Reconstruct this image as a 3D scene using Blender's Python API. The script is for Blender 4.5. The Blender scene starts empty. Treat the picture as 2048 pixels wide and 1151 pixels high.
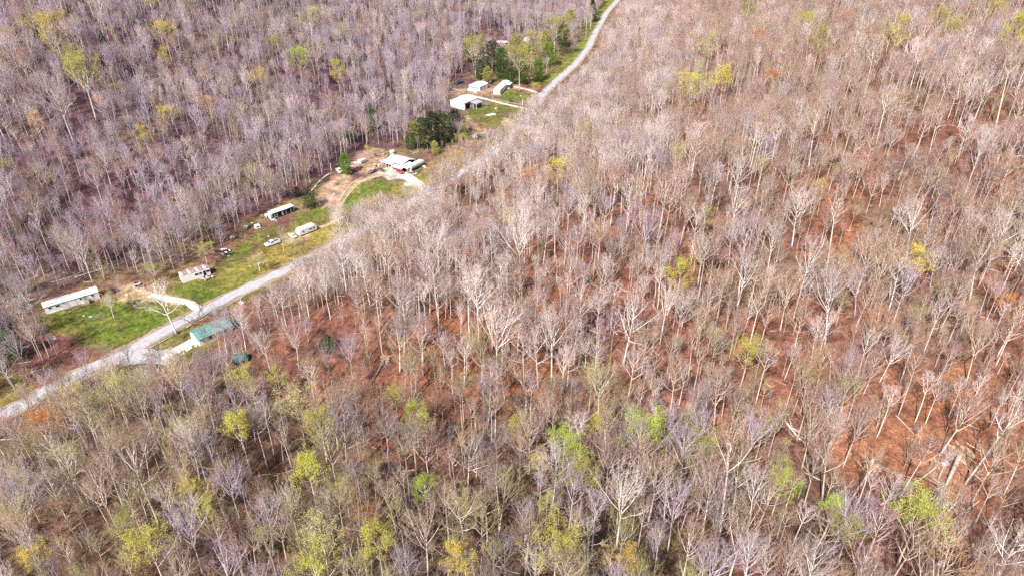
import bpy, bmesh, math, random
import numpy as np
from mathutils import Vector, Matrix

R = math.radians
random.seed(7)
rng = np.random.RandomState(7)
scene = bpy.context.scene
col = scene.collection

# ------------------------------------------------------------------ camera, sky, sun, exposure
CAM_H, TILT, F = 120.0, R(31.5), 1365.333
cam_data = bpy.data.cameras.new('camera')
cam_data.sensor_width = 36.0
cam_data.lens = 24.0
cam_data.clip_start = 1.0
cam_data.clip_end = 6000.0
cam = bpy.data.objects.new('camera', cam_data)
cam.location = (0, 0, CAM_H)
cam.rotation_euler = (R(90) - TILT, 0, 0)
col.objects.link(cam)
scene.camera = cam

SUN_AZ_X, SUN_AZ_Y, SUN_EL = -0.48, -0.86, R(45)
world = bpy.data.worlds.new('World')
scene.world = world
world.use_nodes = True
wn = world.node_tree.nodes
wl = world.node_tree.links
sky = wn.new('ShaderNodeTexSky')
sky.sky_type = 'NISHITA'
sky.sun_disc = False
sky.sun_elevation = SUN_EL
sky.sun_rotation = math.atan2(SUN_AZ_X, SUN_AZ_Y)
sky.air_density = 1.0
sky.dust_density = 1.6
sky.ozone_density = 1.0
bg = wn['Background']
bg.inputs['Strength'].default_value = 0.084
wl.new(sky.outputs['Color'], bg.inputs['Color'])
sun_data = bpy.data.lights.new('sun', 'SUN')
sun_data.energy = 4.8
sun_data.angle = R(0.55)
sun_data.color = (1.0, 0.945, 0.87)
sun = bpy.data.objects.new('sun', sun_data)
_h = math.hypot(SUN_AZ_X, SUN_AZ_Y)
to_sun = Vector((SUN_AZ_X / _h * math.cos(SUN_EL), SUN_AZ_Y / _h * math.cos(SUN_EL), math.sin(SUN_EL)))
sun.rotation_euler = to_sun.to_track_quat('Z', 'Y').to_euler()
sun.location = (0, 0, 300)
col.objects.link(sun)

scene.view_settings.view_transform = 'Standard'
scene.view_settings.look = 'None'
scene.view_settings.gamma = 1.0
scene.view_settings.use_curve_mapping = False
scene.view_settings.exposure = 0.78
scene.cycles.max_bounces = 6
scene.cycles.diffuse_bounces = 3
scene.cycles.transparent_max_bounces = 4
scene.cycles.use_denoising = False

# ------------------------------------------------------------------ pixel <-> place
CT, ST = math.cos(TILT), math.sin(TILT)


def project(x, y, z):
    """place -> pixel of the 2048 x 1151 photograph (arrays or numbers)"""
    zc = y * CT - (z - CAM_H) * ST
    yc = -y * ST - (z - CAM_H) * CT
    zc = np.where(zc < 1.0, 1.0, zc)
    return 1024 + F * x / zc, 575.5 + F * yc / zc


def ray(px, py):
    u, v = (px - 1024) / F, (py - 575.5) / F
    return np.array([u, CT - v * ST, -ST - v * CT])


def flat(px, py, z=0.0):
    d = ray(px, py)
    t = (CAM_H - z) / -d[2]
    return d[0] * t, d[1] * t


# ------------------------------------------------------------------ value noise
def vnoise(x, y, s, seed=0):
    x = np.asarray(x, float) / s
    y = np.asarray(y, float) / s
    xi, yi = np.floor(x).astype(np.int64), np.floor(y).astype(np.int64)
    fx, fy = x - xi, y - yi
    fx, fy = fx * fx * (3 - 2 * fx), fy * fy * (3 - 2 * fy)

    def hsh(a, b):
        n = (a * 374761393 + b * 668265263 + seed * 974711) & 0x7fffffff
        n = ((n ^ (n >> 13)) * 1274126177) & 0x7fffffff
        return ((n ^ (n >> 16)) & 0xffff) / 65535.0
    a, b, c, d = hsh(xi, yi), hsh(xi + 1, yi), hsh(xi, yi + 1), hsh(xi + 1, yi + 1)
    return (a * (1 - fx) + b * fx) * (1 - fy) + (c * (1 - fx) + d * fx) * fy


# ------------------------------------------------------------------ terrain
ROAD_PX = [(-220, 948), (-90, 878), (0, 834), (70, 795), (150, 752), (240, 710), (330, 661), (450, 598), (560, 545), (660, 496),
           (760, 440), (860, 384), (960, 322), (1020, 278), (1052, 244), (1070, 212), (1086, 188), (1112, 163), (1150, 130),
           (1176, 97), (1194, 60), (1213, 26), (1236, 0), (1262, -30)]
ROAD = [flat(*p) for p in ROAD_PX]
_a, _b = np.array(ROAD[-2]), np.array(ROAD[-1])
_dir = (_b - _a) / np.linalg.norm(_b - _a)
ROAD.append(tuple(_b + _dir * 300))
ROAD.append(tuple(_b + _dir * 1200 + np.array([200, 0])))
_a, _b = np.array(ROAD[1]), np.array(ROAD[0])
_dir = (_b - _a) / np.linalg.norm(_b - _a)
ROAD.insert(0, tuple(_b + _dir * 400))
HOLLOW = [(-420, 40), (-150, 105), (-80, 132), (-3, 112), (53, 106), (103, 86), (200, 60), (420, 20)]


def line_dist(x, y, pts):
    """signed distance to a polyline, positive on its left"""
    best = np.full(np.shape(x), 1e12)
    sign = np.ones(np.shape(x))
    for (ax, ay), (bx, by) in zip(pts[:-1], pts[1:]):
        dx, dy = bx - ax, by - ay
        L2 = dx * dx + dy * dy
        t = np.clip(((x - ax) * dx + (y - ay) * dy) / L2, 0, 1)
        qx, qy = x - ax - t * dx, y - ay - t * dy
        d2 = qx * qx + qy * qy
        s = np.where(dx * (y - ay) - dy * (x - ax) > 0, 1.0, -1.0)
        m = d2 < best
        best = np.where(m, d2, best)
        sign = np.where(m, s, sign)
    return np.sqrt(best) * sign


def ramp(d, k):
    return 0.5 * (d + np.sqrt(d * d + k * k))


def T(x, y):
    x = np.asarray(x, float)
    y = np.asarray(y, float)
    d = line_dist(x, y, ROAD)
    left = 0.40 * (ramp(d - 62, 14) - ramp(np.array(-62.0), 14))
    e = -d
    right = 0.31 * (ramp(e - 22, 12) - ramp(np.array(-22.0), 12))
    hd = np.abs(line_dist(x, y, HOLLOW))
    hol = 4.0 + 0.24 * np.sqrt(hd * hd + 60) + 0.02 * np.maximum(x, 0)
    k = 6.0
    hmin = 0.5 * (right + hol - np.sqrt((right - hol) ** 2 + k * k)) + 0.5 * np.minimum(k, right)
    right = np.maximum(hmin, 0)
    h = np.where(d > 0, left, right)
    h = np.maximum(h, 0)
    h = 190 * np.tanh(h / 190)
    rough = np.clip(h / 12, 0, 1)
    h = h + rough * ((vnoise(x, y, 55, 3) - .5) * 15 + (vnoise(x, y, 22, 5) - .5) * 2.6)
    return h


def T1(x, y):
    return float(T(np.array([x]), np.array([y]))[0])


def at(px, py, lift=0.0):
    """the place where the ground (raised by lift) shows at this pixel"""
    d = ray(px, py)
    ts = np.linspace(60, 1300, 700)
    z = CAM_H + d[2] * ts
    g = T(d[0] * ts, d[1] * ts) + lift
    below = np.nonzero(z < g)[0]
    i = below[0] if len(below) else len(ts) - 1
    lo, hi = ts[max(i - 1, 0)], ts[i]
    for _ in range(18):
        m = 0.5 * (lo + hi)
        if CAM_H + d[2] * m < T1(d[0] * m, d[1] * m) + lift:
            hi = m
        else:
            lo = m
    t = 0.5 * (lo + hi)
    return Vector((d[0] * t, d[1] * t, CAM_H + d[2] * t - lift))


# ------------------------------------------------------------------ polygons in the photograph's plan of the ground
def inside(px, py, poly):
    px = np.asarray(px, float)
    py = np.asarray(py, float)
    r = np.zeros(px.shape, bool)
    n = len(poly)
    for i in range(n):
        x1, y1 = poly[i]
        x2, y2 = poly[(i + 1) % n]
        if y1 == y2:
            continue
        c = ((y1 > py) != (y2 > py)) & (px < (x2 - x1) * (py - y1) / (y2 - y1) + x1)
        r ^= c
    return r


CLEAR = [(-60, 860), (-60, 800), (0, 800), (60, 775), (130, 735), (200, 695), (120, 670), (65, 632), (80, 600), (200, 568), (300, 560), (345, 545),
         (430, 520), (455, 478), (490, 448), (540, 418), (600, 392), (650, 345), (690, 322), (740, 296), (790, 292), (850, 312), (915, 300),
         (938, 272), (960, 262), (935, 245), (893, 222), (898, 190), (906, 160), (950, 152), (1010, 156), (1070, 172), (1100, 150), (1142, 112),
         (1176, 70), (1196, 25), (1216, -12), (1252, -12), (1228, 24), (1204, 74), (1188, 106), (1156, 142), (1122, 172), (1096, 196), (1078, 232),
         (1050, 262), (1000, 284), (930, 330), (880, 366), (850, 394), (790, 398), (700, 424), (680, 446), (668, 500), (580, 552), (500, 600),
         (480, 650), (430, 700), (340, 722), (250, 736), (120, 790), (0, 858)]
CLEAR_CROWN = CLEAR[:CLEAR.index((1078, 232))] + [(1062, 236), (1046, 236), (985, 262), (915, 306), (856, 345), (846, 378), (790, 386), (720, 402), (690, 418), (655, 455), (640, 486), (580, 530)] + CLEAR[CLEAR.index((580, 552)):CLEAR.index((340, 722))] + [(335, 705), (240, 715), (110, 770), (0, 826)]
SPARSE = [(1690, 790), (1800, 770), (2060, 750), (2060, 1060), (1900, 1060), (1660, 990)]
SPARSE2 = [(960, 440), (1240, 420), (1260, 600), (1000, 620)]


# ------------------------------------------------------------------ materials
def mat(name, color, rough=0.85, var=0.0, scale=1.0, metallic=0.0, spec=0.3, objvar=0.0, transl=0.0, bump=0.0, color2=None):
    m = bpy.data.materials.new(name)
    m.use_nodes = True
    n, l = m.node_tree.nodes, m.node_tree.links
    b = n['Principled BSDF']
    b.inputs['Roughness'].default_value = rough
    b.inputs['Metallic'].default_value = metallic
    b.inputs['Specular IOR Level'].default_value = spec
    b.inputs['Base Color'].default_value = (*color, 1)
    src = None
    if var > 0 or color2:
        tc = n.new('ShaderNodeTexCoord')
        nz = n.new('ShaderNodeTexNoise')
        nz.inputs['Scale'].default_value = scale
        nz.inputs['Detail'].default_value = 5
        nz.inputs['Roughness'].default_value = .65
        l.new(tc.outputs['Object'], nz.inputs['Vector'])
        rp = n.new('ShaderNodeValToRGB')
        rp.color_ramp.elements[0].position = .32
        rp.color_ramp.elements[1].position = .68
        c2 = color2 or color
        rp.color_ramp.elements[0].color = (*[c * (1 - var) for c in c2], 1)
        rp.color_ramp.elements[1].color = (*[min(1, c * (1 + var)) for c in color], 1)
        l.new(nz.outputs['Fac'], rp.inputs['Fac'])
        src = rp.outputs['Color']
        if bump:
            bp = n.new('ShaderNodeBump')
            bp.inputs['Strength'].default_value = bump
            bp.inputs['Distance'].default_value = .05
            l.new(nz.outputs['Fac'], bp.inputs['Height'])
            l.new(bp.outputs['Normal'], b.inputs['Normal'])
    if objvar > 0:
        oi = n.new('ShaderNodeObjectInfo')
        hs = n.new('ShaderNodeHueSaturation')
        mr = n.new('ShaderNodeMapRange')
        mr.inputs['To Min'].default_value = 1 - objvar
        mr.inputs['To Max'].default_value = 1 + objvar
        l.new(oi.outputs['Random'], mr.inputs['Value'])
        l.new(mr.outputs['Result'], hs.inputs['Value'])
        mu = n.new('ShaderNodeMath')
        mu.operation = 'MULTIPLY_ADD'
        mu.inputs[1].default_value = 7.31
        mu.inputs[2].default_value = .17
        l.new(oi.outputs['Random'], mu.inputs[0])
        fr = n.new('ShaderNodeMath')
        fr.operation = 'FRACT'
        l.new(mu.outputs[0], fr.inputs[0])
        mr2 = n.new('ShaderNodeMapRange')
        mr2.inputs['To Min'].default_value = .49
        mr2.inputs['To Max'].default_value = .51
        l.new(fr.outputs[0], mr2.inputs['Value'])
        l.new(mr2.outputs['Result'], hs.inputs['Hue'])
        if src:
            l.new(src, hs.inputs['Color'])
        else:
            hs.inputs['Color'].default_value = (*color, 1)
        src = hs.outputs['Color']
    if src:
        l.new(src, b.inputs['Base Color'])
    if transl > 0:
        tr = n.new('ShaderNodeBsdfTranslucent')
        if src:
            l.new(src, tr.inputs['Color'])
        else:
            tr.inputs['Color'].default_value = (*color, 1)
        mx = n.new('ShaderNodeMixShader')
        mx.inputs[0].default_value = transl
        l.new(b.outputs[0], mx.inputs[1])
        l.new(tr.outputs[0], mx.inputs[2])
        l.new(mx.outputs[0], n['Material Output'].inputs['Surface'])
    return m


M = {}
M['white'] = mat('white_paint', (.80, .80, .80), .5, .05, 2.0)
M['white_metal'] = mat('white_roof_metal', (.78, .78, .80), .45, .06, .9)
M['old_white'] = mat('weathered_white', (.66, .65, .62), .7, .16, 1.6, color2=(.50, .47, .44))
M['grey_metal'] = mat('grey_metal', (.38, .38, .42), .5, .15, 1.2)
M['rust'] = mat('rusty_roof', (.30, .20, .20), .8, .35, 1.5, color2=(.20, .13, .14))
M['teal'] = mat('teal_roof_metal', (.135, .285, .265), .6, .16, .8)
M['dark_teal'] = mat('dark_teal_metal', (.04, .115, .115), .55, .12, 1.0)
M['glass'] = mat('window_glass', (.03, .035, .045), .12, spec=.6)
M['black'] = mat('black_interior', (.015, .015, .017), .9)  # flat black painting the dark inside openings; also black scrap and burnt gaps
M['dark'] = mat('dark_plastic_and_shade', (.035, .033, .04), .7)
M['tyre'] = mat('tyre_rubber', (.02, .02, .02), .85)
M['chrome'] = mat('wheel_metal', (.45, .45, .47), .35, metallic=.6)
M['lamp_glass'] = mat('headlight_glass', (.7, .7, .72), .15, spec=.6)
M['red_paint'] = mat('red_paint', (.52, .02, .05), .35, spec=.5)
M['blue_paint'] = mat('dark_blue_paint', (.035, .05, .12), .35, spec=.5)
M['black_paint'] = mat('black_paint', (.02, .02, .026), .3, spec=.5)
M['brown_paint'] = mat('brown_paint', (.15, .09, .075), .5, .2, 2)
M['white_paint'] = mat('white_car_paint', (.80, .80, .81), .3, spec=.5)
M['silver_paint'] = mat('silver_paint', (.52, .53, .57), .35, metallic=.3)
M['wood'] = mat('weathered_wood', (.42, .34, .27), .9, .25, 3.0)
M['tanwood'] = mat('new_wood', (.52, .38, .22), .85, .2, 3.0)
M['log'] = mat('grey_log_bark', (.40, .34, .29), .95, .3, 2.2, bump=.5)
M['logdark'] = mat('dark_log_bark', (.19, .145, .12), .95, .3, 2.2, bump=.5)
M['soil'] = mat('root_soil', (.36, .24, .16), .95, .4, 1.6, bump=.8, color2=(.18, .10, .065))
M['palesoil'] = mat('pale_root_wood', (.60, .46, .31), .95, .3, 1.5, bump=.6)
M['rock'] = mat('pale_rock', (.46, .42, .42), .9, .25, .7, bump=.8)
M['concrete'] = mat('concrete', (.56, .54, .52), .9, .14, .7)
M['strip_green'] = mat('green_strip', (.035, .13, .055), .6, .2, 1.5)
M['tarp_grey'] = mat('grey_tarp', (.36, .37, .42), .6, .25, 2.5)
M['pinktarp'] = mat('pale_pink_sheeting', (.56, .42, .42), .7, .2, 1.5)

# bark and twig colours of the woods: (bark, twig)
PAL = {
    'lavender': ((.57, .505, .55), (.47, .355, .43)),
    'pale': ((.73, .66, .615), (.63, .505, .485)),
    'pink': ((.57, .46, .41), (.415, .25, .215)),
    'tan': ((.61, .51, .42), (.41, .27, .19)),
    'olive': ((.52, .46, .35), (.475, .42, .17)),
    'rust': ((.45, .34, .27), (.52, .29, .165)),
    'grey': ((.36, .305, .305), (.32, .245, .25)),
}
PK = list(PAL)
for k, (b, t) in PAL.items():
    M['bark_' + k] = mat('bark_' + k, b, .95, .22, .8, objvar=.2)
    M['twig_' + k] = mat('twig_' + k, t, .95, 0, 1, objvar=.24)
    M['brush_' + k] = mat('brush_' + k, [t[0] * .74, t[1] * .64, t[2] * .62], .95, 0, 1, objvar=.3)  # twig colour dimmed to paint the shaded gaps under the trees
LEAF = {
    'yellow-green': (.56, .51, .10), 'lime-green': (.45, .54, .085), 'golden yellow': (.68, .51, .13), 'pale yellow': (.60, .53, .27),
    'orange': (.66, .29, .07), 'salmon pink': (.68, .42, .29), 'mauve': (.56, .40, .54), 'olive': (.42, .385, .11),
    'bright yellow': (.72, .61, .15), 'deep green': (.065, .115, .022), 'dark': (.045, .058, .028), 'grass green': (.15, .25, .025),
}
for k, c in LEAF.items():
    M['leaf_' + k] = mat('leaves_' + k.replace(' ', '_'), c, .8, .22, .55, objvar=.14, transl=.35)


# ------------------------------------------------------------------ mesh helpers
class MB:
    def __init__(self):
        self.v, self.f, self.mi = [], [], []
        self.cur = 0

    def add(self, vs, fs):
        o = len(self.v)
        self.v.extend(vs)
        for f in fs:
            self.f.append(tuple(i + o for i in f))
            self.mi.append(self.cur)

    def box(self, c, s, rz=0.0, taper=1.0):
        x, y, z = s[0] / 2, s[1] / 2, s[2] / 2
        ca, sa = math.cos(rz), math.sin(rz)
        vs = []
        for dz, t in ((-z, 1.0), (z, taper)):
            for dx, dy in ((-x, -y), (x, -y), (x, y), (-x, y)):
                dx, dy = dx * t, dy * t
                vs.append((c[0] + dx * ca - dy * sa, c[1] + dx * sa + dy * ca, c[2] + dz))
        self.add(vs, [(0, 3, 2, 1), (4, 5, 6, 7), (0, 1, 5, 4), (1, 2, 6, 5), (2, 3, 7, 6), (3, 0, 4, 7)])
        return self

    def span(self, x0, x1, y0, y1, z0, z1):
        return self.box(((x0 + x1) / 2, (y0 + y1) / 2, (z0 + z1) / 2), (x1 - x0, y1 - y0, z1 - z0))

    def tube(self, pts, radii, n=5, tip=False):
        pts = [Vector(p) for p in pts]
        k = len(pts)
        vs, fs = [], []
        for i, p in enumerate(pts):
            d = (pts[min(i + 1, k - 1)] - pts[max(i - 1, 0)])
            if d.length < 1e-6:
                d = Vector((0, 0, 1))
            d.normalize()
            a = d.cross(Vector((.31, .95, .05)) if abs(d.y) < .8 else Vector((1, 0, 0)))
            a.normalize()
            b = d.cross(a)
            if tip and i == k - 1:
                vs.append(tuple(p))
                continue
            for j in range(n):
                q = 2 * math.pi * j / n
                vs.append(tuple(p + (a * math.cos(q) + b * math.sin(q)) * radii[i]))
        for i in range(k - 1):
            last = tip and i == k - 2
            for j in range(n):
                j2 = (j + 1) % n
                if last:
                    fs.append((i * n + j, i * n + j2, (i + 1) * n))
                else:
                    fs.append((i * n + j, i * n + j2, (i + 1) * n + j2, (i + 1) * n + j))
        if not tip:
            fs.append(tuple((k - 1) * n + j for j in range(n)))
        fs.append(tuple(reversed(range(n))))
        self.add(vs, fs)
        return self

    def prism(self, prof, y0, y1, ytop=None, zmid=None):
        """profile in x,z extruded along y"""
        n = len(prof)
        vs = []
        for s, yy in ((0, y0), (1, y1)):
            for (x, z) in prof:
                y = yy
                if ytop is not None and z > zmid:
                    y = yy + (ytop if s == 0 else -ytop)
                vs.append((x, y, z))
        fs = [tuple(range(n)), tuple(reversed(range(n, 2 * n)))]
        for i in range(n):
            j = (i + 1) % n
            fs.append((j, i, n + i, n + j))
        self.add(vs, fs)
        return self

    def mesh(self, name, mats, smooth=False):
        me = bpy.data.meshes.new(name)
        me.from_pydata(self.v, [], self.f)
        for m in (mats if isinstance(mats, (list, tuple)) else [mats]):
            me.materials.append(m)
        if any(self.mi):
            me.polygons.foreach_set('material_index', self.mi)
        if smooth:
            me.polygons.foreach_set('use_smooth', [True] * len(me.polygons))
        me.update()
        return me


def link(name, me, parent=None, loc=None, rz=0.0):
    o = bpy.data.objects.new(name, me)
    col.objects.link(o)
    if parent:
        o.parent = parent
    if loc is not None:
        o.location = loc
        o.rotation_euler = (0, 0, rz)
    return o


def tag(o, label=None, cat=None, group=None, kind=None):
    if label:
        o['label'] = label
    if cat:
        o['category'] = cat
    if group:
        o['group'] = group
    if kind:
        o['kind'] = kind
    return o


def empty(name, loc, rz, label, cat, group=None):
    o = bpy.data.objects.new(name, None)
    o.empty_display_size = .5
    o.location = loc
    o.rotation_euler = (0, 0, rz)
    col.objects.link(o)
    return tag(o, label, cat, group)


def part(name, mb, m, parent, smooth=False):
    return link(name, mb.mesh(name, m, smooth), parent)


# ------------------------------------------------------------------ ground sheet
def spaced(lo, hi, dense_lo, dense_hi, dense, mid, midlo, midhi):
    xs = []
    x = dense_lo
    while x < dense_hi:
        xs.append(x)
        x += dense
    while x < midhi:
        xs.append(x)
        x += mid
    step = mid
    while x < hi:
        xs.append(x)
        step *= 1.3
        x += step
    xs.append(hi)
    x = dense_lo - mid
    left = []
    while x > midlo:
        left.append(x)
        x -= mid
    step = mid
    while x > lo:
        left.append(x)
        step *= 1.3
        x -= step
    left.append(lo)
    return np.array(sorted(left) + xs)


gx = spaced(-1600, 1800, -185, 70, 1.15, 3.0, -340, 440)
gy = spaced(-300, 2400, 110, 470, 1.15, 3.0, 40, 760)
GX, GY = np.meshgrid(gx, gy)
GZ = T(GX, GY)
nx, ny = len(gx), len(gy)
verts = np.stack([GX.ravel(), GY.ravel(), GZ.ravel()], 1)
ii, jj = np.meshgrid(np.arange(nx - 1), np.arange(ny - 1))
a0 = (jj * nx + ii).ravel()
quads = np.stack([a0, a0 + 1, a0 + nx + 1, a0 + nx], 1)
gme = bpy.data.meshes.new('ground')
gme.vertices.add(len(verts))
gme.vertices.foreach_set('co', verts.ravel())
gme.loops.add(quads.size)
gme.loops.foreach_set('vertex_index', quads.ravel().astype(np.int32))
gme.polygons.add(len(quads))
gme.polygons.foreach_set('loop_start', np.arange(0, quads.size, 4, dtype=np.int32))
gme.polygons.foreach_set('use_smooth', np.ones(len(quads), bool))
gme.update()

# what covers the ground: leaf litter of several woods, then grass, dry grass and bare dirt where the clearing has them
X, Y, Z = verts[:, 0], verts[:, 1], verts[:, 2]
inv = (Y > 40) & (Y < 900)
PX, PY = project(X, Y, Z)
dr = line_dist(X, Y, ROAD)


def lerp(c0, c1, w):
    return c0 * (1 - w[:, None]) + np.array(c1)[None, :] * w[:, None]


def sstep(a, b, x):
    t = np.clip((x - a) / (b - a), 0, 1)
    return t * t * (3 - 2 * t)


n1 = vnoise(X, Y, 34, 11)
n2 = vnoise(X, Y, 13, 12)
n3 = vnoise(X, Y, 5, 13)
wx = (vnoise(X, Y, 26, 71) - .5) * 260 + (vnoise(X, Y, 7, 72) - .5) * 120
wy = (vnoise(X, Y, 26, 73) - .5) * 200 + (vnoise(X, Y, 7, 74) - .5) * 90
C = np.tile(np.array([.215, .096, .062]), (len(X), 1))
C = lerp(C, (.150, .076, .088), sstep(0, 60, dr))                      # beyond the valley: purple brown litter
C = lerp(C, (.275, .115, .058), sstep(.45, .8, n1) * sstep(-40, -80, dr) * .8)   # orange oak litter on the near ridge
C = lerp(C, (.118, .076, .056), sstep(.5, .85, n2) * .7)
C = lerp(C, (.205, .150, .095), sstep(.5, .85, vnoise(X, Y, 18, 14)) * .65)
C = lerp(C, (.29, .130, .066), inside(PX + wx, PY + wy, [(1700, 790), (2060, 700), (2060, 1040), (1950, 1060), (1740, 960), (1660, 900)]).astype(float) * .75)
C = lerp(C, (.27, .118, .058), inside(PX + wx, PY + wy, [(900, 570), (1100, 420), (1290, 420), (1260, 640), (1000, 680), (860, 700)]).astype(float) * .5)
C = lerp(C, (.110, .080, .052), inside(PX + wx, PY + wy, [(-50, 800), (400, 760), (1000, 880), (1500, 930), (1500, 1200), (-50, 1200)]).astype(float) * .6)

GREEN, DGREEN, DRY, OLIVE, TAN, PINK, WHITE, BRIGHT, BROWN = ((.110, .165, .022), (.060, .105, .018), (.285, .215, .055), (.165, .155, .040),
                                                             (.46, .335, .215), (.40, .25, .185), (.54, .48, .41), (.15, .215, .028), (.215, .12, .08))
ZONES = [
    (OLIVE, [(40, 640), (75, 620), (240, 590), (430, 545), (520, 500), (640, 400), (700, 360), (860, 380), (1000, 250), (1050, 215), (1080, 225),
             (1000, 290), (880, 372), (700, 470), (560, 560), (330, 690), (200, 700)], .8),
    (OLIVE, [(940, 120), (1000, 90), (1100, 70), (1180, 40), (1200, 0), (1240, 0), (1190, 90), (1100, 170), (1000, 160)], .7),
    (BROWN, [(60, 600), (200, 560), (330, 540), (420, 490), (470, 450), (540, 410), (600, 390), (560, 440), (440, 520), (350, 570), (240, 600), (80, 625)], .8),
    (DRY, [(440, 560), (520, 500), (600, 470), (670, 440), (690, 470), (600, 520), (500, 570), (440, 600)], .85),
    (DRY, [(830, 350), (880, 310), (960, 285), (1040, 240), (1060, 232), (1030, 270), (960, 310), (880, 372), (840, 385), (780, 385)], .9),
    (GREEN, [(75, 635), (200, 606), (240, 600), (300, 610), (372, 612), (372, 640), (320, 668), (268, 690), (205, 690), (150, 664)], .9),
    (DGREEN, [(145, 625), (215, 608), (200, 655), (160, 655)], .7),
    (GREEN, [(340, 585), (425, 562), (470, 545), (520, 515), (540, 520), (500, 560), (440, 598), (395, 608)], .85),
    (GREEN, [(452, 515), (500, 470), (560, 445), (560, 470), (500, 505), (470, 528), (440, 545)], .85),
    (GREEN, [(580, 438), (630, 414), (668, 426), (645, 440), (600, 448)], .95),
    (DGREEN, [(600, 405), (622, 378), (665, 352), (664, 362), (640, 388), (618, 410)], .8),
    (GREEN, [(676, 412), (690, 388), (720, 366), (775, 360), (835, 382), (860, 392), (800, 398), (730, 402), (690, 418)], .9),
    (DRY, [(730, 400), (800, 374), (862, 390), (820, 405), (740, 415)], .8),
    (GREEN, [(860, 345), (838, 352), (858, 368), (890, 350)], .6),
    (GREEN, [(928, 232), (955, 212), (1000, 210), (1052, 224), (1048, 236), (1010, 242), (985, 250), (950, 243)], .95),
    (BRIGHT, [(972, 243), (1002, 236), (1006, 243), (992, 250), (978, 250)], .9),
    (GREEN, [(995, 203), (1015, 182), (1045, 186), (1082, 190), (1076, 208), (1045, 210)], .95),
    (BRIGHT, [(1000, 184), (1022, 178), (1024, 192), (1004, 198)], .8),
    (BRIGHT, [(1082, 172), (1092, 140), (1118, 118), (1150, 96), (1160, 80), (1176, 50), (1196, 14), (1204, 10), (1190, 60), (1150, 125), (1108, 160)], .95),
    (BRIGHT, [(1204, 14), (1212, -10), (1234, -10), (1222, 12), (1206, 24)], .9),
    (GREEN, [(-60, 780), (20, 745), (70, 775), (30, 805), (-60, 850)], .8),
    (GREEN, [(285, 716), (330, 684), (385, 652), (400, 658), (360, 690), (312, 714)], .9),
    (GREEN, [(350, 700), (385, 684), (420, 680), (430, 700), (380, 722)], .7),
    (TAN, [(232, 574), (262, 570), (312, 584), (364, 597), (392, 612), (366, 610), (300, 604), (244, 604)], 1.0),
    (PINK, [(370, 606), (395, 606), (402, 614), (380, 618)], .9),
    (PINK, [(634, 388), (664, 352), (688, 340), (706, 350), (690, 378), (672, 412), (652, 420), (634, 408)], 1.0),
    (DGREEN, [(668, 368), (680, 354), (692, 356), (684, 372), (672, 374)], .9),
    (TAN, [(655, 438), (680, 395), (715, 358), (770, 345), (770, 352), (722, 364), (690, 396), (682, 440), (664, 450)], .9),
    (PINK, [(700, 340), (720, 300), (770, 296), (785, 330), (770, 348), (730, 352)], .8),
    (WHITE, [(754, 346), (770, 335), (800, 336), (822, 352), (848, 372), (856, 386), (838, 380), (806, 362), (768, 354)], 1.0),
    (TAN, [(552, 478), (600, 462), (630, 470), (600, 490), (575, 484)], .9),
    (TAN, [(1004, 244), (1012, 236), (1032, 240), (1034, 250), (1020, 256), (1004, 252)], 1.0),
    (PINK, [(945, 178), (992, 172), (1020, 166), (1088, 186), (1086, 190), (1012, 176), (960, 190)], .75),
    (PINK, [(886, 180), (950, 176), (985, 190), (960, 196), (900, 190)], .7),
    (TAN, [(934, 230), (958, 252), (1000, 284), (960, 278), (930, 250)], .6),
    ((.42, .28, .19), [(1888, 900), (1905, 888), (1940, 890), (1948, 915), (1930, 932), (1900, 925), (1885, 940), (1860, 948), (1858, 930)], .8),
    ((.44, .30, .17), [(1735, 932), (1748, 918), (1756, 930), (1742, 952)], .8),
    (PINK, [(930, 256), (960, 262), (975, 282), (930, 284)], .5),
]
nzx = (vnoise(X, Y, 4.0, 21) - .5) * 16 + (vnoise(X, Y, 1.7, 22) - .5) * 7
nzy = (vnoise(X, Y, 4.0, 23) - .5) * 12 + (vnoise(X, Y, 1.7, 24) - .5) * 5
sc_ = np.clip(220 / np.maximum(Y, 60), .3, 1.3)
for colr, poly, wgt in ZONES:
    xs, ys = [p[0] for p in poly], [p[1] for p in poly]
    sel = inv & (PX > min(xs) - 25) & (PX < max(xs) + 25) & (PY > min(ys) - 25) & (PY < max(ys) + 25)
    idx = np.nonzero(sel)[0]
    w = np.zeros(len(idx))
    for ox, oy in ((0, 0), (3, 1), (-3, -1), (1, -2.5), (-1, 2.5)):
        w += inside(PX[idx] + nzx[idx] * sc_[idx] + ox * sc_[idx], PY[idx] + nzy[idx] * sc_[idx] + oy * sc_[idx], poly)
    w = w / 5 * wgt
    if colr in (GREEN, DGREEN, BRIGHT):
        w = w * np.clip(1.5 - 1.25 * vnoise(X[idx], Y[idx], 6, 81) - .5 * vnoise(X[idx], Y[idx], 2.3, 82), .3, 1)
    C[idx] = C[idx] * (1 - w[:, None]) + np.array(colr)[None, :] * w[:, None]
patch = sstep(.52, .8, n3) * .45 * sstep(70, 20, np.abs(dr - 30)) * inv
C = lerp(C, (.22, .19, .06), patch)
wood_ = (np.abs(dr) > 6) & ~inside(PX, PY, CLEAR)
C[wood_] *= np.array([.84, .82, .88])[None, :]  # woodland litter darkened to paint deeper shade between the trees
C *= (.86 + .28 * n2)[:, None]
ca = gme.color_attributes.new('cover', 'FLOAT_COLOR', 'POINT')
ca.data.foreach_set('color', np.concatenate([C, np.ones((len(C), 1))], 1).ravel())

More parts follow.
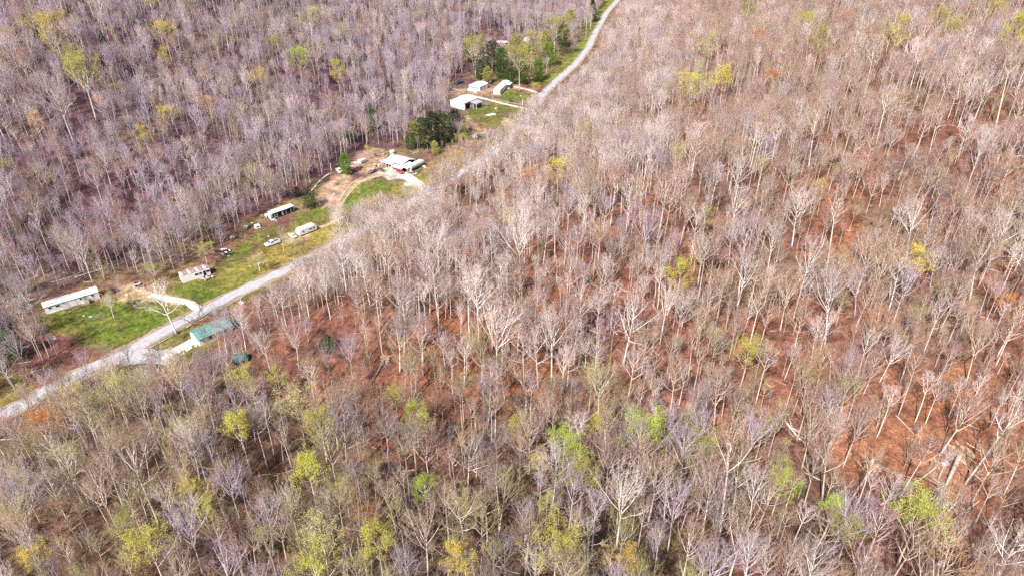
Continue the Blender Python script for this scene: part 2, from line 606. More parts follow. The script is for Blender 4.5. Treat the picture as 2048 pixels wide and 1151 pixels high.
gm = bpy.data.materials.new('ground_cover')
gm.use_nodes = True
n, l = gm.node_tree.nodes, gm.node_tree.links
b = n['Principled BSDF']
b.inputs['Roughness'].default_value = .95
b.inputs['Specular IOR Level'].default_value = .1
at_ = n.new('ShaderNodeAttribute')
at_.attribute_name = 'cover'
geo = n.new('ShaderNodeNewGeometry')


def noise_node(scale, detail=4, rough=.7, dist=0):
    z_ = n.new('ShaderNodeTexNoise')
    z_.inputs['Scale'].default_value = scale
    z_.inputs['Detail'].default_value = detail
    z_.inputs['Roughness'].default_value = rough
    z_.inputs['Distortion'].default_value = dist
    l.new(geo.outputs['Position'], z_.inputs['Vector'])
    return z_


na, nb_, nc_ = noise_node(.55, 6, .75), noise_node(2.4, 3, .7), noise_node(.16, 4, .6, 1.0)


def maprange(src, a, b_, lo, hi):
    q = n.new('ShaderNodeMapRange')
    q.inputs['From Min'].default_value = a
    q.inputs['From Max'].default_value = b_
    q.inputs['To Min'].default_value = lo
    q.inputs['To Max'].default_value = hi
    l.new(src, q.inputs['Value'])
    return q.outputs['Result']


m1 = n.new('ShaderNodeMath')
m1.operation = 'MULTIPLY'
l.new(maprange(na.outputs['Fac'], .3, .7, .42, 1.6), m1.inputs[0])
l.new(maprange(nb_.outputs['Fac'], .32, .68, .55, 1.45), m1.inputs[1])
m2 = n.new('ShaderNodeMath')
m2.operation = 'MULTIPLY'
l.new(m1.outputs[0], m2.inputs[0])
l.new(maprange(nc_.outputs['Fac'], .3, .7, .58, 1.36), m2.inputs[1])
vm = n.new('ShaderNodeVectorMath')
vm.operation = 'SCALE'
l.new(at_.outputs['Color'], vm.inputs[0])
l.new(m2.outputs[0], vm.inputs['Scale'])
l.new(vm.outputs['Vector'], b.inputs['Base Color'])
bp = n.new('ShaderNodeBump')
bp.inputs['Strength'].default_value = .9
bp.inputs['Distance'].default_value = .25
l.new(nb_.outputs['Fac'], bp.inputs['Height'])
l.new(bp.outputs['Normal'], b.inputs['Normal'])
gme.materials.append(gm)
ground = link('ground', gme)
tag(ground, kind='structure')


# ------------------------------------------------------------------ road and drives, draped over the ground
def strip(name, pts, width, m, lift=.06, seed=0, across=5, step=1.5, ragged=.3, extra=None):
    P = np.array(pts, float)
    seg = np.linalg.norm(np.diff(P, axis=0), axis=1)
    s = np.concatenate([[0], np.cumsum(seg)])
    k = int(s[-1] / step) + 2
    ss = np.linspace(0, s[-1], k)
    cx = np.interp(ss, s, P[:, 0])
    cy = np.interp(ss, s, P[:, 1])
    ker = np.ones(9) / 9
    if k > 24:
        cx = np.convolve(np.pad(cx, 4, 'edge'), ker, 'valid')
        cy = np.convolve(np.pad(cy, 4, 'edge'), ker, 'valid')
    tx, ty = np.gradient(cx), np.gradient(cy)
    q = np.hypot(tx, ty)
    nxx, nyy = -ty / q, tx / q
    mb = MB()
    vs, fs = [], []
    wl_ = width / 2 + ragged * 2 * (vnoise(ss, ss * 0 + seed, 3.1, seed) - .5)
    wr_ = width / 2 + ragged * 2 * (vnoise(ss, ss * 0 + seed, 2.7, seed + 50) - .5)
    if extra is not None:
        wl_ = wl_ + extra(ss / s[-1])
    for i in range(k):
        for j in range(across):
            u = j / (across - 1)
            o = wl_[i] * (1 - u) - wr_[i] * u
            x, y = cx[i] + nxx[i] * o, cy[i] + nyy[i] * o
            crown = (.05 if 0 < j < across - 1 else 0) if lift > .03 else 0
            vs.append((x, y, T1(x, y) + lift + crown if k < 900 else lift + crown))
    for i in range(k - 1):
        for j in range(across - 1):
            a = i * across + j
            fs.append((a, a + across, a + across + 1, a + 1))
    mb.add(vs, fs)
    o = link(name, mb.mesh(name, m, True))
    return tag(o, kind='structure')


M['gravel'] = mat('pale_gravel', (.43, .415, .435), .95, .16, .45, bump=.4)
M['drive'] = mat('white_drive', (.60, .55, .49), .95, .12, .6, bump=.3)
M['verge'] = mat('road_verge_dirt', (.30, .235, .19), .95, .3, .5, bump=.5)
M['track'] = mat('tan_track', (.44, .335, .23), .95, .2, .6)
M['rut'] = mat('wheel_track', (.40, .38, .385), .95, .2, .8)
strip('road_verge', ROAD[1:], 6.8, M['verge'], .03, 4, 5, 1.5, .9)
strip('road', ROAD[1:], 4.1, M['gravel'], .075, 1, 5, 1.0, .75)


def offset_line(pts, o):
    P = np.array(pts)
    t = np.gradient(P, axis=0)
    t /= np.linalg.norm(t, axis=1)[:, None]
    return P + np.stack([-t[:, 1], t[:, 0]], 1) * o


for o_ in (-1.55, -.35, 1.0):
    strip('wheel_track', offset_line(ROAD[1:26], o_), .42, M['rut'], .14, 7, 2, 1.5, .16)


def pxline(*ps):
    return [at(*p)[:2] for p in ps]


strip('driveway', pxline((388, 680), (372, 690), (345, 703), (322, 716)), 3.4, M['concrete'], .07, 9, 4, 1.0, .12)
strip('driveway', pxline((345, 712), (318, 714), (285, 712), (262, 714), (236, 712)), 7.0, M['gravel'], .05, 10, 5, 1.0, 1.0)
strip('driveway', pxline((936, 191), (966, 197), (1000, 206), (1030, 213), (1056, 219), (1070, 222)), 2.7, M['drive'], .07, 11, 4, 1.0, .2)
strip('driveway', pxline((800, 346), (820, 357), (838, 369), (852, 382), (866, 392)), 5.0, M['drive'], .06, 12, 5, 1.0, .6)
strip('driveway', pxline((300, 590), (330, 595), (365, 602), (392, 613), (404, 620)), 3.0, M['drive'], .05, 13, 4, 1.0, .5)
strip('driveway', pxline((1018, 172), (1050, 178), (1076, 186), (1088, 190)), 2.3, M['drive'], .05, 14, 4, 1.0, .3)
strip('dirt_track', pxline((768, 350), (735, 358), (712, 372), (697, 388), (684, 408), (676, 428), (668, 446)), .75, M['track'], .07, 15, 3, .8, .25)
strip('dirt_track', pxline((614, 392), (634, 368), (650, 352), (664, 345)), .6, M['drive'], .06, 19, 3, .8, .2)
strip('dirt_track', pxline((728, 353), (706, 364), (690, 381), (679, 402), (672, 424), (664, 440)), .75, M['track'], .07, 16, 3, .8, .25)
strip('dirt_track', pxline((668, 444), (690, 430), (676, 440), (650, 452), (615, 462)), 1.5, M['track'], .05, 17, 3, .8, .5)



# ------------------------------------------------------------------ buildings, trailers and cars of the clearing
def frame(pa, pb, label, name, cat, group=None):
    a, b_ = at(*pa), at(*pb)
    z = min(a.z, b_.z)
    rz = math.atan2(b_.y - a.y, b_.x - a.x)
    L = math.hypot(b_.x - a.x, b_.y - a.y)
    return empty(name, (a.x, a.y, z), rz, label, cat, group), L


def walls_gable(L, W, H, rise, along='x', base=-.5):
    mb = MB()
    if along == 'x':
        prof = [(0, base), (W, base), (W, H), (W / 2, H + rise), (0, H)]
        vs = [(0, y, z) for y, z in prof] + [(L, y, z) for y, z in prof]
    else:
        prof = [(0, base), (L, base), (L, H), (L / 2, H + rise), (0, H)]
        vs = [(x, W, z) for x, z in prof] + [(x, 0, z) for x, z in prof]
    n_ = 5
    fs = [tuple(reversed(range(n_))), tuple(range(n_, 2 * n_))]
    for i in range(n_):
        j = (i + 1) % n_
        fs.append((i, j, n_ + j, n_ + i))
    mb.add(vs, fs)
    return mb


def slab(p, th=.1):
    """a sheet of four corners with thickness"""
    mb = MB()
    p = [Vector(q) for q in p]
    nrm = (p[1] - p[0]).cross(p[2] - p[1]).normalized()
    if nrm.z < 0:
        nrm = -nrm
    mb.add([tuple(q) for q in p] + [tuple(q + nrm * th) for q in p],
           [(3, 2, 1, 0), (4, 5, 6, 7), (0, 1, 5, 4), (1, 2, 6, 5), (2, 3, 7, 6), (3, 0, 4, 7)])
    return mb


def gable_roof(root, L, W, H, rise, m, along='x', over=.3, panels=1, m2=None, gap=.05):
    o = over
    if along == 'x':
        s = rise / (W / 2)
        for side_ in (0, 1):
            y0, y1 = (-o, W / 2) if side_ == 0 else (W + o, W / 2)
            for k in range(panels):
                x0, x1 = -o + (L + 2 * o) * k / panels, -o + (L + 2 * o) * (k + 1) / panels - (gap if panels > 1 else 0)
                q = [(x0, y0, H - s * o + .02), (x1, y0, H - s * o + .02), (x1, y1, H + rise + .02), (x0, y1, H + rise + .02)]
                part('roof_panel', slab(q, .09), (m2 or m) if (m2 and (k + side_) % 3 == 1) else m, root)
        part('ridge_cap', MB().span(-o, L + o, W / 2 - .16, W / 2 + .16, H + rise + .08, H + rise + .17), m, root)
    else:
        s = rise / (L / 2)
        for side_ in (0, 1):
            x0, x1 = (-o, L / 2) if side_ == 0 else (L + o, L / 2)
            for k in range(panels):
                y0, y1 = -o + (W + 2 * o) * k / panels, -o + (W + 2 * o) * (k + 1) / panels - (gap if panels > 1 else 0)
                q = [(x0, y0, H - s * o + .02), (x1, y0, H + rise + .02), (x1, y1, H + rise + .02), (x0, y1, H - s * o + .02)]
                part('roof_panel', slab(q, .09), (m2 or m) if (m2 and (k + side_) % 3 == 1) else m, root)
        part('ridge_cap', MB().span(L / 2 - .16, L / 2 + .16, -o, W + o, H + rise + .08, H + rise + .17), m, root)


def opening(root, name, face, u, z, w, h, L, W, fm, pm):
    """window or door standing 4 cm proud of a wall, with its pane inside"""
    f, g = MB(), MB()
    t = .09

    def put(mb, u0, u1, z0, z1, d0, d1):
        if face == 'front':
            mb.span(u0, u1, -d1, -d0, z0, z1)
        elif face == 'back':
            mb.span(u0, u1, W + d0, W + d1, z0, z1)
        elif face == 'left':
            mb.span(-d1, -d0, u0, u1, z0, z1)
        else:
            mb.span(L + d0, L + d1, u0, u1, z0, z1)
    put(f, u - w / 2 - t, u - w / 2, z - t, z + h + t, .0, .06)
    put(f, u + w / 2, u + w / 2 + t, z - t, z + h + t, .0, .06)
    put(f, u - w / 2, u + w / 2, z + h, z + h + t, .0, .06)
    put(f, u - w / 2, u + w / 2, z - t, z, .0, .06)
    put(g, u - w / 2, u + w / 2, z, z + h, .005, .03)
    fo = part(name, f, fm, root)
    part('pane' if name == 'window' else 'leaf', g, pm, fo)
    return fo


def skirt(root, L, W, m):
    part('skirting', MB().span(-.03, L + .03, -.03, W + .03, -.6, .45), m, root)


# long white mobile home
root, L = frame((93, 628), (201, 596), 'long white single-wide mobile home on the lawn at the left edge', 'mobile_home', 'mobile home')
W, H = 3.8, 2.6
part('wall', walls_gable(L, W, H, .3), M['white'], root)
skirt(root, L, W, M['white'])
gable_roof(root, L, W, H, .3, M['white_metal'], 'x', .18, 6)
for u, w, h in ((1.5, .8, .6), (3.6, 1.0, .6), (L * .66, .6, .6), (L * .88, .7, .6)):
    opening(root, 'window', 'front', u, 1.6, w, h, L, W, M['old_white'], M['glass'])
opening(root, 'door', 'front', L * .735, .75, .9, 1.95, L, W, M['old_white'], M['grey_metal'])
opening(root, 'window', 'right', 2.2, 1.5, 1.0, .9, L, W, M['old_white'], M['glass'])
st = MB()
for k in range(3):
    st.span(L * .735 - .7, L * .735 + .7, -1.5 + .45 * k, -1.06 + .45 * k, 0, .22 * (k + 1))
part('porch_step', st, M['wood'], root)
part('porch_rail', MB().span(L * .735 + .72, L * .735 + .8, -1.5, -.1, .2, 1.5), M['logdark'], root)

# trailer with rusty striped roof
root, L = frame((366, 566), (422, 549), 'derelict white trailer with a rusty striped roof beside the green', 'derelict_trailer', 'trailer')
W, H = 3.2, 2.7
part('wall', walls_gable(L, W, H, .1), M['white'], root)
for k in range(11):
    x0, x1 = L * k / 11, L * (k + 1) / 11 - .12
    part('roof_panel', slab([(x0, -.05, H + .03), (x1, -.05, H + .03), (x1, W + .05, H + .1), (x0, W + .05, H + .1)], .06), M['rust'] if k % 3 else M['pinktarp'], root)
for u, w in ((L * .52, 1.1), (L * .66, .8), (L * .93, 1.2)):
    opening(root, 'window', 'front', u, 1.35, w, .75, L, W, M['old_white'], M['black'])
opening(root, 'door', 'front', L * .80, .3, .85, 1.95, L, W, M['old_white'], M['black'])
part('hitch', MB().box((-.6, W / 2, .5), (1.3, .12, .12)).box((-.55, W / 2, .25), (.1, .1, .5)), M['dark'], root)


def junk(pxy, n_, spread, label, cat='scrap', mats=('old_white', 'wood', 'grey_metal', 'dark'), seed=1, name='scrap_pile', big=1.0, flat_=False):
    r = random.Random(seed)
    p = at(*pxy)
    root = empty(name, p, r.uniform(0, 6), label, cat, None)
    for k in range(n_):
        x, y = r.gauss(0, spread), r.gauss(0, spread)
        s = (r.uniform(.5, 2.1) * big, r.uniform(.25, .9) * big, r.uniform(.06, .5) * big if not flat_ else .08)
        mb = MB().box((0, 0, 0), s, r.uniform(0, 3.1), r.uniform(.75, 1))
        o = part(r.choice(['board', 'sheet', 'crate']), mb, M[r.choice(mats)], root)
        o.location = (x, y, s[2] / 2 + r.uniform(0, .45) * (0 if flat_ else 1))
        o.rotation_euler = (r.uniform(-.25, .25), r.uniform(-.25, .25), 0)
    return root


junk((415, 556), 10, 1.0, 'heap of brown and grey scrap at the door of the rusty-roofed trailer', seed=3, mats=('wood', 'grey_metal', 'dark', 'pinktarp'))
junk((452, 504), 14, 1.3, 'black and white heap of scrap at the wood edge above the meadow', seed=4, mats=('white', 'dark', 'black', 'grey_metal'))

# burnt camper
root, L = frame((545, 440), (589, 424), 'burnt white camper with a black gutted side', 'burnt_camper', 'camper')
W, H = 2.7, 2.7
mb = MB().span(0, L, .12, W, .35, H)
part('wall', mb, M['old_white'], root)
part('roof_panel', slab([(-.1, -.1, H + .01), (L * .7, -.25, H - .12), (L * .7, W + .1, H + .12), (-.1, W + .1, H + .05)], .08), M['white_metal'], root)
part('roof_panel', slab([(L * .705, -.2, H - .1), (L + .15, -.1, H + .02), (L + .15, W + .1, H + .05), (L * .705, W + .1, H + .12)], .08), M['white_metal'], root)
for k, (x0, x1, z0, z1) in enumerate([(.6, L * .22, .9, 2.3), (L * .26, L * .44, .5, 2.4), (L * .5, L * .62, .6, 2.2), (L * .66, L - .3, .5, 2.35)]):
    part('burnt_opening', MB().span(x0, x1, .06, .13, z0, z1), M['black'], root)
for k in range(5):
    part('wall_stud', MB().box((L * (.14 + .18 * k), .03, 1.4), (.1, .1, 2.2)), M['dark'] if k % 2 else M['old_white'], root)
for x in (L * .4, L * .55):
    w_ = MB()
    w_.tube([(x, .02, .34), (x, .26, .34)], [.34, .34], 12)
    part('wheel', w_, M['tyre'], root)
part('hanging_panel', slab([(-.1, -.1, 2.5), (-.9, -.6, .3), (-.5, 1.6, .3), (-.1, 1.6, 2.5)], .05), M['old_white'], root)
junk((549, 440), 9, .9, 'blackened scrap spilling from the end of the burnt camper', seed=6, mats=('dark', 'black', 'old_white', 'grey_metal'))
junk((536, 433), 6, .8, 'pale scrap heap among thin trunks left of the burnt camper', seed=7, mats=('old_white', 'white'))

# white travel trailer with rounded ends
root, L = frame((601, 474), (635, 460.5), 'white travel trailer with rounded ends on the dirt track', 'travel_trailer', 'trailer')
W, H = 2.7, 2.75
prof = [(0.0, .55), (0, 2.0), (.25, 2.5), (.8, H), (L - .9, H), (L - .3, 2.45), (L, 1.9), (L - .15, .55)]
part('body', MB().prism(prof, 0, W), M['white'], root)
part('roof_panel', MB().span(.75, L - .85, .15, W - .15, H + .003, H + .07), M['white_metal'], root)
for u, w in ((L * .62, 1.1), (L * .82, .9), (L * .2, .6)):
    opening(root, 'window', 'front', u, 1.4, w, .6, L, W, M['old_white'], M['glass'])
opening(root, 'door', 'front', L * .42, .6, .7, 1.75, L, W, M['old_white'], M['white'])
for x in (L * .45, L * .58):
    w_ = MB()
    w_.tube([(x, -.03, .35), (x, .25, .35)], [.35, .35], 12)
    wo = part('wheel', w_, M['tyre'], root)
    part('rim', MB().tube([(x, -.05, .35), (x, -.02, .35)], [.19, .19], 10), M['chrome'], wo)
part('hitch', MB().box((-.6, W / 2, .5), (1.3, .14, .12)), M['dark'], root)
part('underbody', MB().span(.4, L - .5, .2, W - .2, .32, .545), M['dark'], root)
part('vent', MB().box((L * .4, W / 2, H + .15), (.5, .5, .16)), M['old_white'], root)


def car(pxy, toward, paint, label, kind='sedan', name='parked_car', scale=1.0, bed='dark', group='cars parked in the clearing', roofm=None):
    p, q = at(*pxy), at(*toward)
    rz = math.atan2(q.y - p.y, q.x - p.x)
    root = empty(name, p, rz, label, 'pickup truck' if kind == 'pickup' else 'car', group)
    root.scale = (scale, scale, scale)
    pm = M[paint]
    hw = .9
    if kind == 'sedan':
        low = [(-2.3, .35), (2.25, .35), (2.35, .6), (2.25, .85), (1.1, .98), (-1.6, 1.0), (-2.3, .95), (-2.4, .6)]
        cab = [(-1.75, 1.0), (1.15, .98), (.45, 1.46), (-.2, 1.52), (-1.1, 1.48)]
    elif kind == 'suv':
        low = [(-2.3, .4), (2.25, .4), (2.35, .7), (2.25, 1.0), (1.1, 1.12), (-2.3, 1.12), (-2.4, .7)]
        cab = [(-2.25, 1.12), (1.2, 1.11), (.55, 1.7), (-.2, 1.78), (-2.05, 1.74)]
    else:
        low = [(-2.7, .5), (2.5, .5), (2.6, .75), (2.5, 1.05), (1.2, 1.15), (-2.7, 1.12)]
        cab = [(-.55, 1.13), (1.25, 1.14), (.7, 1.74), (.2, 1.82), (-.45, 1.78)]
    part('body', MB().prism(low, -hw, hw), pm, root)
    zc = low[3][1] + .12
    part('cabin', MB().prism(cab, -hw + .06, hw - .06, .13, zc + .2), roofm and M[roofm] or pm, root)
    (x0, z0), (x1, z1), (x2, z2) = cab[0], cab[1], cab[2]
    xr, zr = cab[-1]

    def sheet(nm, pts):
        part(nm, slab(pts, .02), M['glass'], root)
    sheet('windscreen', [(x1 - .06, -.68, z1 + .07), (x1 - .06, .68, z1 + .07), (x2 + .06, .58, z2 - .02), (x2 + .06, -.58, z2 - .02)])
    sheet('rear_window', [(x0 - .015, -.66, z0 + .1), (xr - .02, -.58, zr - .05), (xr - .02, .58, zr - .05), (x0 - .015, .66, z0 + .1)])
    for s in (-1, 1):
        y0, y1 = s * (hw - .045), s * (hw - .165)
        g = MB()
        v = [(x0 + .35, y0, z0 + .1), (x1 - .4, y0, z0 + .1), (x2 - .05, y1, z2 - .06), (xr + .12, y1, zr - .06)]
        v2 = [(a, b_ + s * .02, c_) for a, b_, c_ in v]
        g.add(v + v2, [(0, 1, 2, 3), (7, 6, 5, 4), (0, 4, 5, 1), (1, 5, 6, 2), (2, 6, 7, 3), (3, 7, 4, 0)])
        part('side_window', g, M['glass'], root)
        part('headlight', MB().box((2.3 if kind != 'pickup' else 2.53, s * .62, low[3][1] - .14), (.12, .36, .18)), M['lamp_glass'], root)
        part('tail_light', MB().box((-2.36 if kind != 'pickup' else -2.7, s * .72, low[3][1] - .08), (.06, .24, .2)), M['red_paint'], root)
        for x in (-1.45, 1.45):
            w_ = MB()
            w_.tube([(x, s * .72, .34), (x, s * .95, .34)], [.34, .34], 12)
            wo = part('wheel', w_, M['tyre'], root)
            part('rim', MB().tube([(x, s * .94, .34), (x, s * .965, .34)], [.19, .19], 10), M['chrome'], wo)
    if kind == 'pickup':
        part('bed', MB().span(-2.62, -.66, -.74, .74, 1.121, 1.14), M[bed], root)
        part('bed_side', MB().span(-2.7, -.6, -.9, -.76, 1.12, 1.42), pm, root)
        part('bed_side', MB().span(-2.7, -.6, .76, .9, 1.12, 1.42), pm, root)
        part('tailgate', MB().span(-2.72, -2.64, -.755, .755, 1.12, 1.42), pm, root)
    part('bumper', MB().box((2.42 if kind != 'pickup' else 2.62, 0, .5), (.14, 1.7, .2)), M['dark'], root)
    part('bumper', MB().box((-2.44 if kind != 'pickup' else -2.76, 0, .52), (.14, 1.7, .2)), M['dark'], root)
    return root


car((545, 490), (535, 493.5), 'white_paint', 'white pickup truck with a black open bed on the grass near the road', 'pickup', 'parked_pickup', 1.08)
car((586, 474), (592, 477.5), 'white_paint', 'small white car on the dirt beside the white travel trailer', 'sedan', 'parked_car', .82)
car((493, 459), (487, 464), 'black_paint', 'black car with a pale hood at the wood edge', 'sedan', 'parked_car', .95, roofm='silver_paint')
car((800, 345.5), (805, 349.5), 'red_paint', 'red pickup truck on the white gravel yard', 'pickup', 'parked_pickup', 1.0)
car((745, 345), (737, 349), 'brown_paint', 'brown and white old car under bare twigs beside the curved track', 'sedan', 'parked_car', 1.05, roofm='silver_paint')
car((762, 341), (766, 343), 'brown_paint', 'small rusty brown car at the left edge of the gravel yard', 'sedan', 'parked_car', .78)
car((679, 344), (684, 350), 'white_paint', 'white sedan beside the bright green bush', 'sedan', 'parked_car', 1.1)
car((918, 168), (910, 170), 'blue_paint', 'dark blue pickup with a grey cap at the wood edge beside the small white house', 'pickup', 'parked_pickup', 1.15, roofm='blue_paint', bed='grey_metal')
junk((483, 606), 6, .7, 'grey and white boxes half hidden by twigs beyond the garage', seed=27, mats=('grey_metal', 'old_white', 'dark'))

# truck cap on the meadow
root, L = frame((511, 458), (522, 455), 'white truck cap lying on the meadow beside the black car', 'truck_cap', 'truck cap')
part('shell', MB().box((L / 2, .9, .55), (L, 1.8, 1.1), 0, .82), M['white'], root)
part('end_opening', MB().box((.12, .9, .48), (.1, 1.2, .6)), M['black'], root)
part('side_window', MB().box((L * .5, .06, .6), (L * .55, .08, .45)), M['glass'], root)
part('side_window', MB().box((L * .5, 1.74, .6), (L * .55, .08, .45)), M['glass'], root)

# tin-roofed house with its sheds, porch and clutter
root, L = frame((774, 331), (806, 341), 'house with a white tin roof and a cluttered dark porch', 'tin_roof_house', 'house')
W, H = 8.0, 2.9
part('wall', walls_gable(L, W, H, .5), M['dark'], root)  # dark wall colour painting the shade below the roofs
gable_roof(root, L, W, H, 1.1, M['white_metal'], 'x', .5, 3, M['old_white'], .22)
part('porch_roof', slab([(-1.2, -2.6, 2.55), (L * .55, -2.6, 2.5), (L * .55, -.1, 2.85), (-1.2, -.1, 2.9)], .08), M['white_metal'], root)
for x in (-1.0, L * .18, L * .36, L * .53):
    part('porch_post', MB().box((x, -2.45, 1.25), (.14, .14, 2.5)), M['white'], root)
for k, (u, w, z, h) in enumerate([(1.2, 1.6, .3, 2.0), (3.2, 1.0, .1, 2.1), (5.0, 1.3, .9, 1.1), (7.4, 1.2, .9, 1.1)]):
    opening(root, 'door' if k < 2 else 'window', 'front', u, z, w, h, L, W, M['white'], M['black'])
part('lean_to_roof', slab([(L + .1, -1.6, 2.5), (L + 4.2, -1.6, 2.2), (L + 4.2, 4.6, 2.5), (L + .1, 4.6, 2.85)], .09), M['white_metal'], root)
part('lean_to_roof', slab([(L * .6, -3.4, 2.1), (L + 2.2, -3.4, 2.0), (L + 2.2, -1.0, 2.45), (L * .6, -1.0, 2.55)], .09), M['white_metal'], root)
for x, y in ((L + 4.0, -1.4), (L + 4.0, 4.4), (L + 2.0, -3.2), (L * .64, -3.2)):
    part('lean_to_post', MB().box((x, y, 1.05), (.14, .14, 2.1)), M['old_white'], root)
part('lean_to_wall', MB().span(L + .3, L + 3.6, 4.0, 4.12, 0, 2.3), M['dark'], root)
junk((781, 331), 9, .9, 'dark tyres and boxes heaped under the porch of the tin-roofed house', seed=11, mats=('dark', 'black', 'grey_metal', 'brown_paint'))
junk((781, 334), 7, .8, 'pale sheets lying in front of the porch of the tin-roofed house', seed=12, mats=('white', 'old_white', 'pinktarp'), flat_=True)
junk((797, 336), 12, 1.0, 'black and white clutter along the front wall of the tin-roofed house', seed=13, mats=('white', 'dark', 'black', 'old_white'))
junk((812, 336), 12, 1.1, 'clutter stacked under the lean-to of the tin-roofed house', seed=14, mats=('white', 'dark', 'grey_metal', 'old_white'))
junk((772, 309), 12, 1.6, 'long litter of planks behind the left end of the tin-roofed house', seed=15, mats=('wood', 'old_white', 'palesoil', 'logdark'))
junk((762, 322), 14, 1.7, 'yellowish heap of timber left of the tin-roofed house', seed=16, mats=('tanwood', 'wood', 'palesoil', 'tanwood'))
junk((820, 345), 7, .7, 'small brown junk heap between the red truck and the white camper van', seed=17, mats=('wood', 'brown_paint', 'tanwood'))
root, L = frame((781, 310), (789, 309), 'white fridge-like box standing behind the tin-roofed house', 'white_box', 'appliance')
part('case', MB().span(0, L, 0, 1.5, -.2, 1.9), M['white'], root)
part('door', MB().span(.1, L - .1, -.05, -.003, .1, 1.75), M['old_white'], root)
part('dark_panel', MB().span(L * .6, L - .15, -.09, -.055, .9, 1.4), M['black'], root)

junk((790, 336), 10, .8, 'black bags and boxes before the dark doors of the tin-roofed house', seed=50, mats=('black', 'dark', 'dark', 'grey_metal'))
junk((806, 333), 9, .9, 'dark scrap in the gap between roof and lean-to of the tin-roofed house', seed=51, mats=('black', 'dark', 'white', 'old_white'))
junk((768, 334), 8, .9, 'brown scrap between the old cars and the tin-roofed house', seed=52, mats=('brown_paint', 'wood', 'logdark'))
junk((756, 331), 9, 1.2, 'brown boards strewn over the yard left of the tin-roofed house', seed=53, mats=('wood', 'palesoil', 'old_white', 'brown_paint'))
junk((699, 334), 9, 1.0, 'dark and white scrap around the bright green bush', seed=54, mats=('dark', 'white', 'grey_metal', 'wood'))
junk((470, 475), 8, 1.0, 'scattered grey scrap at the wood edge above the black car', seed=55, mats=('grey_metal', 'old_white', 'wood'))
# white RV beside it
root, L = frame((823, 345), (850, 331), 'white camper van with a green strip parked at the end of the tin-roofed house', 'camper_van', 'camper')
W, H = 2.7, 2.8
prof = [(0, .5), (0, 1.9), (.3, 2.5), (.9, H), (L - .5, H), (L, 2.4), (L, .5)]
part('body', MB().prism(prof, .1, W), M['white'], root)
part('lower_stripe', MB().span(.15, L - .1, .04, .096, .5, 1.5), M['strip_green'], root)
for x in (L * .3, L * .7):
    part('roof_vent', MB().box((x, W / 2, H + .12), (.5, .5, .22)), M['grey_metal'], root)
for x in (L * .25, L * .75):
    w_ = MB()
    w_.tube([(x, .0, .36), (x, .3, .36)], [.36, .36], 12)
    part('wheel', w_, M['tyre'], root)
opening(root, 'window', 'left', 1.3, 1.5, 1.4, .6, L, W, M['old_white'], M['glass'])
part('awning_box', MB().span(.6, L - .6, -.02, .09, 2.1, 2.3), M['old_white'], root)
junk((848, 334), 6, .7, 'grey and white scrap at the far end of the white camper van', seed=18, mats=('old_white', 'grey_metal', 'white'))
junk((832, 348), 4, .4, 'white crumpled sheet on the grass in front of the white camper van', seed=19, mats=('white',), flat_=True)
o = link('green_strip', MB().box((0, 0, .12), (5.2, 1.3, .24), 0, .9).mesh('green_strip', M['strip_green']))  # low dark green strip on the ground beside the van
p = at(839, 342)
o.location = p
a_, b_ = at(832, 347), at(847, 338)
o.rotation_euler = (0, 0, math.atan2(b_.y - a_.y, b_.x - a_.x))
tag(o, 'dark green strip along the white camper van', 'tarpaulin')
junk((708, 325), 11, 1.5, 'grey tarpaulin-like sheets of scrap metal beside the bright green bush', seed=20, mats=('tarp_grey', 'grey_metal', 'white_metal'), flat_=True, big=1.3)
root, L = frame((722, 329), (733, 324), 'white lidded box trailer in the scrap yard left of the tin-roofed house', 'box_trailer', 'trailer')
part('body', MB().span(0, L, 0, 1.9, .4, 1.6), M['white'], root)
part('lid', MB().span(-.06, L + .06, -.06, 1.96, 1.603, 1.7), M['white_metal'], root)
for y in (-.12, 1.9):
    w_ = MB()
    w_.tube([(L / 2, y, .33), (L / 2, y + .14, .33)], [.33, .33], 12)
    part('wheel', w_, M['tyre'], root)

# big white barn
root, L = frame((901, 213.5), (929, 220.5), 'big white metal barn with a plain white roof', 'metal_barn', 'barn')
W, H = 13.0, 4.1
part('wall', walls_gable(L, W, H, .9, 'y'), M['white'], root)
gable_roof(root, L, W, H, .9, M['white_metal'], 'y', .3, 5)
for k in range(1, 6):
    part('wall_seam', MB().box((L * k / 6, -.03, H / 2), (.06, .05, H)), M['grey_metal'], root)
part('side_doorway', MB().span(L + .005, L + .05, 1.2, 5.4, 0, 3.2), M['black'], root)
part('side_door', MB().span(L + .06, L + .12, 5.6, 8.4, 0, 3.2), M['white_metal'], root)
part('carport_roof', slab([(L + .35, 5.0, 3.5), (L + 5.0, 5.0, 3.0), (L + 5.0, 11.5, 3.0), (L + .35, 11.5, 3.5)], .1), M['grey_metal'], root)
for x, y in ((L + 4.8, 5.2), (L + 4.8, 11.3), (L + 2.6, 5.2)):
    part('carport_post', MB().box((x, y, 1.5), (.16, .16, 3.0)), M['white'], root)
junk((953, 206), 16, 1.6, 'dark and rusty heap of scrap outside the carport of the white barn', seed=21, mats=('dark', 'black', 'grey_metal', 'pinktarp', 'brown_paint'), big=1.4)
junk((940, 208), 5, .9, 'white panels leaning outside the open side of the white barn', seed=22, mats=('white', 'old_white'))

